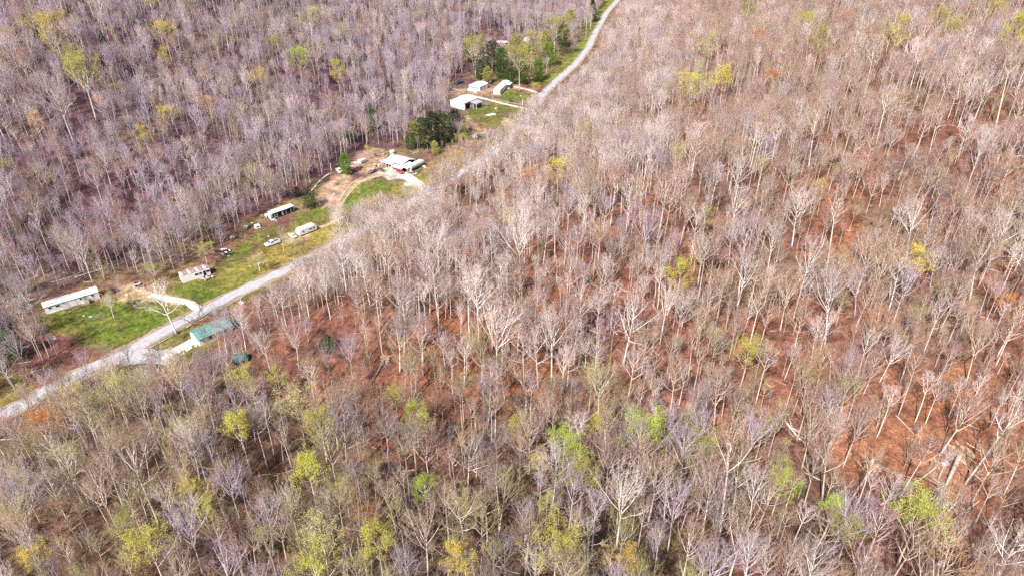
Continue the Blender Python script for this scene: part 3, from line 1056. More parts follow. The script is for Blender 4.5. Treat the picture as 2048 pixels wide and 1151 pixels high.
# small white house with dark porch
root, L = frame((938, 179.5), (959, 183.5), 'small white house with a dark porch opening in its gable', 'small_white_house', 'house')
W, H = 10.0, 3.0
part('wall', walls_gable(L, W, H, .8, 'y'), M['white'], root)
gable_roof(root, L, W, H, .8, M['white_metal'], 'y', .3, 4)
for k in range(5):
    opening(root, 'window', 'front', L * (.12 + .18 * k), 1.55, L * .13, 1.0, L, W, M['white'], M['glass'])
part('porch_deck', MB().span(.2, L - .4, -2.0, -.06, -.1, .55), M['old_white'], root)
part('porch_rail', MB().span(.2, L - .4, -2.0, -1.93, .56, 1.35), M['white'], root)
opening(root, 'door', 'right', 2.2, .3, .9, 2.0, L, W, M['white'], M['dark'])
opening(root, 'window', 'right', 5.4, 1.3, 1.2, 1.0, L, W, M['white'], M['glass'])
junk((948, 187), 9, 1.2, 'planks and boards scattered before the small white house', seed=23, mats=('wood', 'old_white', 'tanwood', 'palesoil'))

# white trailer by the road
root, L = frame((1000, 190), (1019.5, 171.5), 'white trailer home with a side porch beside the bright lawn near the road', 'white_trailer_home', 'mobile home')
W, H = 4.3, 3.0
part('wall', walls_gable(L, W, H, .35), M['white'], root)
gable_roof(root, L, W, H, .35, M['white_metal'], 'x', .15, 5)
skirt(root, L, W, M['old_white'])
for u in (2.0, 5.0, L * .5):
    opening(root, 'window', 'front', u, 1.5, 1.1, .9, L, W, M['old_white'], M['glass'])
part('porch_roof', slab([(L * .62, -2.4, 2.55), (L * .92, -2.4, 2.55), (L * .92, -.2, 2.9), (L * .62, -.2, 2.9)], .08), M['white_metal'], root)
for x in (L * .64, L * .9):
    part('porch_post', MB().box((x, -2.25, 1.27), (.12, .12, 2.55)), M['logdark'], root)
part('porch_deck', MB().span(L * .62, L * .92, -2.4, -.06, .1, .5), M['wood'], root)
part('fence_border', MB().span(-1.2, -1.08, -1.0, W + 1, 0, .8), M['wood'], root)

# teal-roofed shed with a white heap
root, L = frame((955, 280), (968, 280.5), 'small dark shed with a teal roof at the meadow', 'teal_shed', 'shed')
W, H = 2.6, 2.2
part('wall', walls_gable(L, W, H, .2), M['dark'], root)
part('roof_panel', slab([(-.15, -.2, H + .05), (L + .15, -.2, H + .05), (L + .15, W / 2, H + .35), (-.15, W / 2, H + .35)], .08), M['dark_teal'], root)
part('roof_panel', slab([(-.15, W / 2, H + .35), (L + .15, W / 2, H + .35), (L + .15, W + .2, H + .05), (-.15, W + .2, H + .05)], .08), M['dark_teal'], root)
opening(root, 'door', 'front', L * .5, 0, 1.0, 1.8, L, W, M['dark_teal'], M['black'])
junk((946, 274), 15, 1.3, 'white and pink heap of scrap beside the small teal shed', seed=25, mats=('white', 'white', 'pinktarp', 'old_white'), big=1.2)

# green-roofed garage
root, L = frame((401, 692), (466, 660), 'long garage with a teal green metal roof and white gable', 'green_roof_garage', 'garage')
W, H = 5.8, 2.5
part('wall', walls_gable(L, W, H, 1.15), M['white'], root)
gable_roof(root, L, W, H, 1.15, M['teal'], 'x', .35, 7)
opening(root, 'garage_door', 'left', W * .5, .05, 3.6, 2.2, L, W, M['old_white'], M['white_metal'])
opening(root, 'window', 'front', 3.4, 1.1, 1.1, .9, L, W, M['old_white'], M['glass'])
opening(root, 'window', 'front', 8.0, 1.1, 1.1, .9, L, W, M['old_white'], M['glass'])
part('gutter', MB().span(-.35, L + .35, -.46, -.36, H - .28, H - .16), M['dark_teal'], root)

# small hut
root, L = frame((470, 735), (493, 728), 'small hut with a teal roof and black open front in the brown wood', 'teal_roof_hut', 'shed')
W, H = 2.9, 2.1
part('wall', MB().span(0, L, .9, W, -.3, H - .05), M['black'], root)  # black block painting the shade inside the open hut
for x in (.1, L / 2, L - .1):
    part('post', MB().box((x, .1, H / 2), (.14, .14, H)), M['logdark'], root)
part('roof_panel', slab([(-.3, -.35, H), (L + .3, -.35, H), (L + .3, W * .5, H + .75), (-.3, W * .5, H + .75)], .07), M['dark_teal'], root)
part('roof_panel', slab([(-.3, W * .5, H + .75), (L + .3, W * .5, H + .75), (L + .3, W + .35, H), (-.3, W + .35, H)], .07), M['dark_teal'], root)
part('bench', MB().span(.5, L - .4, .3, .8, .1, .7), M['dark'], root)

# white rubble by the garage drive
junk((374, 699), 22, 1.3, 'patch of broken white concrete beside the garage drive', seed=30, mats=('white', 'old_white', 'concrete'), flat_=True, cat='rubble', name='rubble_patch')
junk((272, 571), 8, .9, 'white and black bundle of scrap above the tan driveway', seed=31, mats=('white', 'dark', 'old_white'))
# ring of dark scrap (burn pile) by the long mobile home
p = at(224, 583)
root = empty('burn_ring', p, 0, 'dark ring of burnt scrap at the right end of the long mobile home', 'burn pile')
r_ = random.Random(44)
mb = MB()
ring = [(1.7 * math.cos(t * .5236), 1.3 * math.sin(t * .5236), .35 + r_.uniform(0, .25)) for t in range(13)]
mb.tube(ring, [.22] * 13, 6)
part('hoop', mb, M['dark'], root)
for k in range(7):
    a = r_.uniform(0, 6.28)
    part('charred_bar', MB().tube([(math.cos(a) * 1.4, math.sin(a) * 1.2, .2), (math.cos(a + 2.6) * 1.2, math.sin(a + 2.6), .5 + .2 * r_.random())], [.07, .06], 5), M['dark'], root)

# lawn things
root, L = frame((976, 232), (992, 229), 'white overturned boat-shaped tub on the green lawn', 'white_tub', 'tub')
part('hull', MB().box((L / 2, .8, .3), (L, 2.0, .6), 0, .75), M['white'], root)
part('dark_hatch', MB().box((L * .4, .8, .63), (1.1, .8, .06)), M['dark'], root)
part('dark_hatch', MB().box((L * .75, .8, .63), (.7, .6, .06)), M['dark'], root)
junk((990, 219), 8, 1.1, 'row of brown boards on the green lawn', seed=33, mats=('tanwood', 'wood', 'brown_paint'))
p = at(1045, 213.5)
root = empty('white_post', p, 0, 'tall white post beside the white drive and the road', 'post')
part('pole', MB().tube([(0, 0, -.3), (0, 0, 4.2)], [.16, .13], 8), M['white'], root)
part('cap', MB().box((0, 0, 4.3), (.4, .4, .2)), M['old_white'], root)
p = at(663, 344)
root = empty('pale_post', p, 0, 'thin pale post at the corner of the pink dirt yard', 'post')
part('pole', MB().tube([(0, 0, -.3), (0, 0, 3.9)], [.13, .1], 8), M['white'], root)
part('cap', MB().box((0, 0, 3.95), (.3, .3, .12)), M['old_white'], root)

# rail fence along the white drive
pts = [at(*q) for q in ((985, 201), (1000, 204), (1015, 207), (1030, 209.5), (1045, 212))]
root = empty('rail_fence', pts[0], 0, 'low brown rail fence along the white drive by the lawn', 'fence')
for q in pts:
    d = q - pts[0]
    part('post', MB().box((d.x, d.y, d.z + .55), (.2, .2, 1.3)), M['wood'], root)
for q0, q1 in zip(pts[:-1], pts[1:]):
    for h_ in (.45, .95):
        a, b_ = q0 - pts[0] + Vector((0, 0, h_)), q1 - pts[0] + Vector((0, 0, h_))
        part('rail', MB().tube([a, b_], [.09, .09], 4), M['wood'], root)


# logs
def log(pa, pb, rad, m, label, group='fallen logs', branches=0, seed=0, name='fallen_log', cat='log'):
    a, b_ = at(*pa), at(*pb)
    root = empty(name, a, 0, label, cat, group)
    d = b_ - a
    n_ = 6
    r = random.Random(seed)
    pts = []
    for i in range(n_ + 1):
        t = i / n_
        x, y = a.x + d.x * t, a.y + d.y * t
        pts.append(Vector((x - a.x, y - a.y, T1(x, y) - a.z + rad * (1 - .5 * t) * .85 + r.uniform(0, .06))))
    part('trunk', MB().tube(pts, [rad * (1 - .55 * i / n_) for i in range(n_ + 1)], 7), M[m], root, True)
    if branches:
        mb = MB()
        for k in range(branches):
            t = r.uniform(.45, 1)
            q = pts[min(int(t * n_), n_)]
            e = (d.normalized() + Vector((r.gauss(0, .55), r.gauss(0, .55), r.uniform(.02, .4)))).normalized()
            ln = r.uniform(1.5, 5.5)
            mid = q + e * ln * .5 + Vector((0, 0, .2))
            en = q + e * ln + Vector((r.gauss(0, .5), r.gauss(0, .5), .3))
            mb.tube([q, mid, en], [rad * .3, rad * .2, .02], 4)
            for _ in range(5):
                s = q.lerp(en, r.uniform(.4, 1))
                mb.tube([s, s + Vector((r.gauss(0, .8), r.gauss(0, .8), r.uniform(.1, .9)))], [.035, .01], 3)
        part('branches', mb, M[m], root)
    return root


LOGS = [
    ((300, 697), (352, 668), .30, 'log', 'pale log on the verge between gravel road and garage, lower end', 0),
    ((340, 672), (380, 655), .25, 'logdark', 'dark log beside the pale verge log near the gravel road', 0),
    ((372, 656), (430, 626), .26, 'log', 'pale log on the verge above the garage roof', 0),
    ((425, 628), (460, 622), .22, 'wood', 'thin pale pole on the verge at the far end of the garage', 0),
    ((105, 566), (150, 552), .28, 'log', 'grey log at the wood edge above the long mobile home, lower piece', 3),
    ((150, 556), (235, 530), .30, 'log', 'long mossy log at the wood edge above the long mobile home', 4),
    ((160, 563), (182, 565), .18, 'wood', 'short stick log just above the long mobile home roof', 0),
    ((1640, 960), (1600, 940), .2, 'log', 'thin log near the torn stump pit', 0),
    ((870, 250), (905, 268), .25, 'logdark', 'dark log at the foot of the cedar clump', 0),
    ((905, 178), (928, 184), .3, 'log', 'grey log at the wood edge above the big white barn', 3),
    ((1200, 820), (1160, 850), .22, 'log', 'leaning log in the middle brown wood', 3),
    ((1560, 830), (1600, 880), .28, 'bark_pale', 'pale crooked fallen tree in the wood left of the orange slope', 7),
    ((1280, 960), (1330, 950), .25, 'logdark', 'dark log on the old track, lower centre-right', 0),
    ((830, 940), (780, 945), .22, 'palesoil', 'pale log on the old track, lower centre', 0),
    ((1790, 830), (1830, 870), .2, 'log', 'fallen pole on the orange slope above the root plate', 2),
    ((1690, 895), (1735, 945), .16, 'log', 'long thin pole lying up to the torn stump pit', 0),
    ((1930, 885), (1965, 905), .2, 'log', 'short broken log right of the largest root plate', 2),
    ((1960, 1000), (1905, 1040), .22, 'log', 'long grey log below the largest uprooted tree', 5),
    ((1985, 930), (2045, 960), .24, 'logdark', 'dark log near the right edge of the orange slope', 4),
    ((1760, 1010), (1800, 985), .2, 'bark_pale', 'pale log between the two large uprooted trees', 5),
    ((1630, 1030), (1690, 1060), .24, 'log', 'grey log below the torn stump pit', 5),
    ((1560, 1010), (1600, 1050), .22, 'logdark', 'dark log in the hollow near the lime-green tree, lower right', 4),
    ((560, 372), (596, 392), .2, 'log', 'pale log at the wood edge left of the dark bush', 0),
]
for i, (pa, pb, rad, m, lab, nb__) in enumerate(LOGS):
    log(pa, pb, rad, m, lab, 'fallen logs', nb__, i)


# uprooted trees
def uprooted(plate, logpx, rad, prad, label, m='log', nbr=10, seed=0, pit=True):
    p = at(*plate)
    q = at(*logpx)
    root = empty('uprooted_tree', p, 0, label, 'uprooted tree', 'uprooted trees')
    r = random.Random(seed)
    d = Vector((q.x - p.x, q.y - p.y, q.z - p.z))
    L = d.length
    u = d.normalized()
    rad_ = prad
    mb = MB()
    up = Vector((0, 0, 1))
    sidev = u.cross(up).normalized()
    nrm = u
    rings = []
    vs = [tuple(-u * .9 + Vector((0, 0, rad_ * .55)))]
    seg = 14
    for j, (rr, back) in enumerate(((.35, .75), (.7, .45), (1.0, .0), (.8, -.55))):
        for k in range(seg):
            a = 2 * math.pi * k / seg
            rk = rad_ * rr * r.uniform(.6, 1.2)
            c = sidev * math.cos(a) * rk + Vector((0, 0, 1)) * (math.sin(a) * rk * .8 + rad_ * .55) - u * (back * 1.0 + r.uniform(-.15, .15))
            vs.append(tuple(c))
    fs = []
    for k in range(seg):
        fs.append((0, 1 + k, 1 + (k + 1) % seg))
    for j in range(3):
        for k in range(seg):
            a, b2 = 1 + j * seg + k, 1 + j * seg + (k + 1) % seg
            fs.append((a, a + seg, b2 + seg, b2))
    vs.append(tuple(u * .45 + Vector((0, 0, rad_ * .5))))
    for k in range(seg):
        fs.append((len(vs) - 1, 1 + 3 * seg + (k + 1) % seg, 1 + 3 * seg + k))
    mb.add(vs, fs)
    part('root_plate', mb, M['soil'], root)
    rt = MB()
    for k in range(16):
        a = r.uniform(0, 6.28)
        rr = rad_ * r.uniform(.6, 1.0)
        s = sidev * math.cos(a) * rr * .4 + Vector((0, 0, math.sin(a) * rr * .35 + rad_ * .55)) - u * .4
        e = sidev * math.cos(a) * rr * 1.3 + Vector((0, 0, math.sin(a) * rr + rad_ * .55)) - u * r.uniform(-.2, .9)
        rt.tube([s, (s + e) / 2 - u * .25, e], [.11, .08, .02], 4)
    part('roots', rt, M['palesoil'], root)
    n_ = 7
    pts = []
    for i in range(n_ + 1):
        t = i / n_
        x, y = p.x + d.x * t, p.y + d.y * t
        pts.append(Vector((x - p.x, y - p.y, T1(x, y) - p.z + rad_ * .5 * (1 - t) + rad * (1 - .4 * t) * .9)))
    part('trunk', MB().tube(pts, [rad * (1.15 - .8 * i / n_) * r.uniform(.92, 1.08) for i in range(n_ + 1)], 8), M[m], root, True)
    bm_ = MB()
    for k in range(nbr):
        t = r.uniform(.7, 1)
        s = pts[min(int(t * n_ + .5), n_)]
        e = (u + Vector((r.gauss(0, .45), r.gauss(0, .45), r.uniform(.0, .45)))).normalized()
        ln = r.uniform(2.5, 8)
        mid = s + e * ln * .5 + Vector((r.gauss(0, .3), r.gauss(0, .3), .2))
        en = s + e * ln + Vector((r.gauss(0, .7), r.gauss(0, .7), .3))
        bm_.tube([s, mid, en], [rad * .42, rad * .26, .03], 5)
        for _ in range(8):
            f = s.lerp(en, r.uniform(.35, 1))
            bm_.tube([f, f + Vector((r.gauss(0, .9), r.gauss(0, .9), r.uniform(.1, 1.1))) + e * .6], [.045, .012], 3)
    part('branches', bm_, M[m], root)
    return root


uprooted((1916, 918), (1880, 996), .46, 3.0, 'largest uprooted tree with a broad pale root plate on the orange slope', 'log', 20, 1)
uprooted((1742, 940), (1690, 1014), .36, 1.7, 'uprooted grey tree with torn roots left of the larger root plate', 'log', 18, 2)
uprooted((1871, 938), (1822, 972), .22, 1.5, 'thin uprooted tree with a pale clump of roots beside the largest root plate', 'log', 8, 3)
uprooted((771, 722), (738, 775), .26, 1.6, 'uprooted tree with pale roots and dark trunk in the middle wood', 'logdark', 9, 4)
p = at(1752, 928)
root = empty('root_pit', p, .5, 'black hole with pale torn soil above the uprooted grey tree', 'hole')
part('hollow', MB().box((1.0, 0, .25), (1.0, 2.2, .55), .3, .5), M['black'], root)
mb = MB()
r_ = random.Random(5)
for k in range(9):
    mb.box((r_.uniform(-1.6, .2), r_.uniform(-1.6, 1.4), .15), (r_.uniform(.5, 1.2), r_.uniform(.4, .9), r_.uniform(.2, .6)), r_.uniform(0, 3), .6)
part('torn_soil', mb, M['palesoil'], root)


def rock(pxy, s, label, seed, m='rock', name='boulder', group='pale boulders'):
    r = random.Random(seed)
    bm_ = bmesh.new()
    bmesh.ops.create_icosphere(bm_, subdivisions=2, radius=1)
    for v in bm_.verts:
        k = 1 + r.uniform(-.2, .2)
        v.co = Vector((v.co.x * s[0] * k, v.co.y * s[1] * k, v.co.z * s[2] * k + s[2] * .3))
    me = bpy.data.meshes.new(name)
    bm_.to_mesh(me)
    bm_.free()
    me.materials.append(M[m])
    o = link(name, me)
    o.location = at(*pxy)
    return tag(o, label, 'boulder', group)


for i, (q, s, lab) in enumerate([
        ((1472, 236), (4.5, 2.0, 1.4), 'largest pale rock outcrop in the upper right wood'), ((1458, 242), (2.2, 1.4, 1.0), 'smaller pale rock left of the largest outcrop, upper right'),
        ((1892, 905), (.8, .6, .5), 'pale rock left of the largest root plate'), ((1905, 898), (.6, .5, .4), 'small pale rock above the largest root plate'),
        ((1933, 903), (.9, .5, .4), 'pale slab-like rock right of the largest root plate'), ((1890, 926), (.9, .7, .5), 'tan rock below the pale stones of the largest root plate'),
        ((1004, 86), (5, 3, 1.6), 'pinkish pale heap of rock in the trees at the top, above the road bend'), ((1056, 84), (4.2, 3.0, 3.0), 'big grey boulder among trees left of the upper road'),
        ((1255, 925), (.7, .5, .4), 'brown rock on the old track, lower centre-right')]):
    rock(q, s, lab, 60 + i)

# white drum at the bottom edge
p = at(1878, 1133)
root = empty('white_drum', p, .4, 'white drum with a dark hole among branches at the bottom right edge', 'drum')
part('barrel', MB().tube([(-.6, 0, .55), (-.5, 0, .55), (.5, 0, .55), (.6, 0, .55)], [.4, .55, .55, .4], 12), M['white'], root)
part('bung', MB().box((.2, -.3, 1.0), (.25, .25, .12)), M['black'], root)
junk((1872, 1141), 7, .6, 'black scrap under the white drum at the bottom right edge', seed=40, mats=('black', 'dark', 'grey_metal'), big=.8)

# scraps of white litter
SCR = [(70, 680), (58, 668), (110, 676), (168, 631), (181, 633), (108, 673), (269, 611), (446, 508), (458, 512), (537, 473), (523, 430), (505, 446), (890, 185), (878, 172),
       (1069, 158), (1063, 156), (975, 105), (920, 124), (945, 108), (1050, 179), (985, 196), (668, 388), (662, 397), (935, 271), (971, 231), (1018, 272), (128, 545), (150, 587),
       (253, 589), (640, 409), (900, 300), (1042, 192), (1089, 185), (866, 300)]
# ------------------------------------------------------------------ trees
def grow(seed, H=24.0, habit='forest', leaf_n=0, leaf_size=.38, dens=1.18):
    """one tree of height H standing at the origin: (trunk MB, crown MB, leaf MB)"""
    r = random.Random(seed)
    tr, cr, lf = MB(), MB(), MB()
    hb = {
        'forest': dict(fork=.44, limbs=12, spread=.245, r0=.0110, ang=(30, 66), lead=.86, subs=7, tw=12),
        'vase': dict(fork=.40, limbs=13, spread=.31, r0=.0120, ang=(22, 52), lead=.72, subs=8, tw=12),
        'pole': dict(fork=.58, limbs=9, spread=.175, r0=.0105, ang=(28, 60), lead=.9, subs=6, tw=12),
        'spread': dict(fork=.34, limbs=13, spread=.33, r0=.0128, ang=(35, 78), lead=.85, subs=7, tw=10),
        'shrub': dict(fork=.10, limbs=14, spread=.36, r0=.0090, ang=(14, 48), lead=.5, subs=7, tw=11),
        'round': dict(fork=.42, limbs=15, spread=.31, r0=.0110, ang=(30, 75), lead=.86, subs=8, tw=10),
    }[habit]
    bend = Vector((r.uniform(-1, 1), r.uniform(-1, 1), 0)) * H * .018
    ph = r.uniform(0, 6)

    def axis(t):
        return Vector((0, 0, H * t)) + bend * math.sin(t * 3 + ph) - bend * math.sin(ph)
    r0 = H * hb['r0']
    lead = hb['lead']
    k = 8
    tr.tube([axis(lead * i / k) - (Vector((0, 0, .4)) if i == 0 else Vector()) for i in range(k + 1)],
            [r0 * (1.35 if i == 0 else 1) * (1 - .86 * (i / k) ** 1.15) for i in range(k + 1)], 6)

    def curve(p, d, L, up, wob, k):
        pts = [p.copy()]
        d = d.normalized()
        for _ in range(k):
            d = (d + Vector((0, 0, up)) + Vector((r.gauss(0, wob), r.gauss(0, wob), r.gauss(0, wob * .6)))).normalized()
            pts.append(pts[-1] + d * (L / k))
        return pts

    def sample(pts, t):
        q = t * (len(pts) - 1)
        i = min(int(q), len(pts) - 2)
        f = q - i
        return pts[i].lerp(pts[i + 1], f), (pts[i + 1] - pts[i]).normalized()

    def side(d, ang, az):
        a = d.cross(Vector((0, 0, 1)))
        if a.length < .05:
            a = Vector((1, 0, 0))
        a.normalize()
        b_ = d.cross(a)
        return d * math.cos(ang) + (a * math.cos(az) + b_ * math.sin(az)) * math.sin(ang)

    ends = []

    def twigs(pts, count, L, t0):
        for _ in range(count):
            t = r.uniform(t0, 1) ** .8
            p, d = sample(pts, min(t, .999))
            q = side(d, R(r.uniform(18, 62)), r.uniform(0, 6.283))
            q = (q + Vector((0, 0, .28))).normalized()
            ln = L * r.uniform(.45, 1.15)
            mid = p + q * ln * .5
            e = mid + (q + Vector((r.gauss(0, .25), r.gauss(0, .25), .22))).normalized() * ln * .5
            w = .0165 + ln * .0035
            cr.cur = 1
            cr.tube([p, mid, e], [w, w * .8, 0], 3, True) if ln > 1.6 else cr.tube([p, e], [w, 0], 3, True)
            ends.append(e)

    limbs = []
    for i in range(hb['limbs']):
        t = hb['fork'] + (lead - hb['fork']) * (i + r.uniform(0, .8)) / hb['limbs']
        p = axis(t)
        az = i * 2.4 + r.uniform(-.5, .5)
        f = (t - hb['fork']) / (lead - hb['fork'] + 1e-6)
        a = R(r.uniform(*hb['ang'])) * (1.05 - .45 * f)
        d = Vector((math.cos(az) * math.sin(a), math.sin(az) * math.sin(a), math.cos(a)))
        reach = hb['spread'] * H * (1.05 - .35 * f) * r.uniform(.75, 1.2) / max(math.sin(a), .35)
        reach = min(reach, (H * 1.0 - p.z) / max(math.cos(a), .3) * (1.05 - .25 * math.sin(a)))
        limbs.append((p, d, max(reach, H * .08), r0 * (.50 - .22 * f)))
    for p, d, L, rad in limbs:
        pts = curve(p, d, L, .10, .09, 6)
        cr.cur = 0
        cr.tube(pts, [rad * (1 - .82 * i / 6) for i in range(7)], 4)
        ns = max(3, int(hb['subs'] * r.uniform(.8, 1.2)))
        for s in range(ns):
            t = .22 + .76 * (s + r.random()) / ns
            q, dd = sample(pts, t)
            sl = L * r.uniform(.28, .5) * (1.15 - .5 * t) + H * .02
            sp = curve(q, side(dd, R(r.uniform(22, 55)), r.uniform(0, 6.283)), sl, .14, .12, 3)
            cr.cur = 0
            rr = rad * .40 * (1.1 - .55 * t)
            cr.tube(sp, [rr, rr * .75, rr * .5, rr * .28], 3)
            twigs(sp, int(hb['tw'] * 1.0 * dens), H * .058, .12)
        twigs(pts, int(hb['tw'] * .8 * dens), H * .062, .45)
    if leaf_n:
        r2 = random.Random(seed + 999)
        good = [q for k_, q in enumerate(ends) if q.z > H * .5 and math.sin(q.x * 1.1 + seed) + math.sin(q.y * 1.3 + 2) + math.sin(q.z * .9 + seed * 2) > -.75]
        for _ in range(leaf_n):
            c = r2.choice(good) + Vector((r2.gauss(0, .32), r2.gauss(0, .32), r2.gauss(0, .28)))
            s = leaf_size * r2.uniform(.55, 1.3)
            u = Vector((r2.gauss(0, 1), r2.gauss(0, 1), r2.gauss(0, .6))).normalized()
            w = u.cross(Vector((r2.gauss(0, 1), r2.gauss(0, 1), r2.gauss(0, 1)))).normalized()
            lf.add([tuple(c - u * s * .5), tuple(c + w * s * .38), tuple(c + u * s * .5), tuple(c - w * s * .38)], [(0, 1, 2, 3)])
    return tr, cr, lf


def evergreen(seed, H, width, shape):
    r = random.Random(seed)
    tr, lf = MB(), MB()
    tr.tube([(0, 0, -.4), (0, 0, H * .5), (.1, 0, H * .93)], [H * .017, H * .011, H * .003], 6)
    nb = int(90 if shape == 'cone' else 110)
    for i in range(nb):
        t = (i + r.random()) / nb
        z = H * (.06 + .92 * t)
        rad = width * .5 * ((1 - t) ** .8 + .05 if shape == 'cone' else math.sqrt(max(0.02, 1 - (2 * t - .82) ** 2 / 1.5)))
        az = i * 2.39996
        rr = rad * r.uniform(.55, 1.15)
        tip = Vector((math.cos(az) * rr, math.sin(az) * rr, z + r.uniform(-.04, .05) * H))
        base = Vector((0, 0, z + .03 * H))
        for _ in range(24):
            c = base.lerp(tip, r.random() ** .45) + Vector((r.gauss(0, 1), r.gauss(0, 1), r.gauss(0, .7))) * (H * .022)
            s = H * .05 * r.uniform(.5, 1.1)
            u = (tip - base).normalized() + Vector((r.gauss(0, .5), r.gauss(0, .5), r.gauss(0, .5)))
            u.normalize()
            w = u.cross(Vector((r.gauss(0, 1), r.gauss(0, 1), r.gauss(0, 1)))).normalized()
            lf.add([tuple(c - u * s * .6), tuple(c + w * s * .28), tuple(c + u * s * .6), tuple(c - w * s * .28)], [(0, 1, 2, 3)])
    return tr, lf


HAB = ['forest', 'forest', 'vase', 'pole', 'forest', 'vase', 'spread', 'pole', 'shrub', 'forest', 'round', 'vase', 'forest', 'pole', 'vase', 'round', 'shrub', 'pole']
NV = len(HAB)
TRUNK, CROWN, WHOLE = [], [], []
for i, hname in enumerate(HAB):
    t_, c_, _ = grow(100 + i, 24.0, hname)
    TRUNK.append(t_.mesh('bare_trunk', M['bark_tan'], True))
    CROWN.append(c_.mesh('bare_crown', [M['bark_tan'], M['twig_tan']], True))
    w_ = MB()
    w_.add(t_.v, t_.f)
    n0 = len(w_.v)
    w_.v.extend(c_.v)
    w_.f.extend(tuple(q + n0 for q in f) for f in c_.f)
    w_.mi.extend(c_.mi)
    WHOLE.append(w_.mesh('woodland_tree', [M['bark_tan'], M['twig_tan']], True))
print('tree tris about', sum(len(m.polygons) for m in WHOLE))

LHAB = ['vase', 'forest', 'round', 'pole', 'spread']
LTR, LCR, LLF = [], [], []
for i, hname in enumerate(LHAB):
    t_, c_, l_ = grow(300 + i, 22.0, hname, 3900, .25, .8)
    LTR.append(t_.mesh('leafing_trunk', M['bark_tan'], True))
    LCR.append(c_.mesh('leafing_crown', [M['bark_tan'], M['twig_olive']], True))
    LLF.append(l_.mesh('leafing_foliage', M['leaf_yellow-green']))
EV = []
for i, (h_, w_, s_) in enumerate([(12, 6, 'cone'), (12, 8.5, 'round'), (12, 10, 'round')]):
    t_, l_ = evergreen(500 + i, h_, w_, s_)
    EV.append((t_.mesh('evergreen_trunk', M['bark_grey'], True), l_.mesh('evergreen_crown', M['leaf_dark'])))


def slot(o, i, m):
    o.material_slots[i].link = 'OBJECT'
    o.material_slots[i].material = m


def plant_bare(p, h, var, pal, label, rz, lean=(0, 0), wide=1.0, name='bare_tree', cat='tree', group='bare trees of the wood'):
    s = h / 24.0
    e = bpy.data.objects.new(name, None)
    e.location = p
    e.rotation_euler = (-lean[1], lean[0], rz) if False else (0, 0, 0)
    q = Vector((math.tan(lean[0]), math.tan(lean[1]), 1)).to_track_quat('Z', 'Y')
    from mathutils import Quaternion
    e.rotation_mode = 'QUATERNION'
    e.rotation_quaternion = q @ Quaternion((0, 0, 1), rz)
    e.scale = (s * wide, s * wide, s)
    col.objects.link(e)
    tag(e, label, cat, group)
    t = link('trunk', TRUNK[var], e)
    c = link('crown', CROWN[var], e)
    slot(t, 0, M['bark_' + pal])
    slot(c, 0, M['bark_' + pal])
    slot(c, 1, M['twig_' + pal])
    return e


def lean_from(base, top_px, h_hint=None):
    """height and lean of a tree from its base point and the pixel of its top"""
    d = ray(*top_px)
    # point of the top ray nearest the vertical through the base
    t = (base.x * d[0] + base.y * d[1]) / (d[0] ** 2 + d[1] ** 2)
    z = CAM_H + d[2] * t
    h = max(4.0, z - base.z)
    x, y = d[0] * t - base.x, d[1] * t - base.y
    return h, (math.atan2(x, h), math.atan2(y, h))


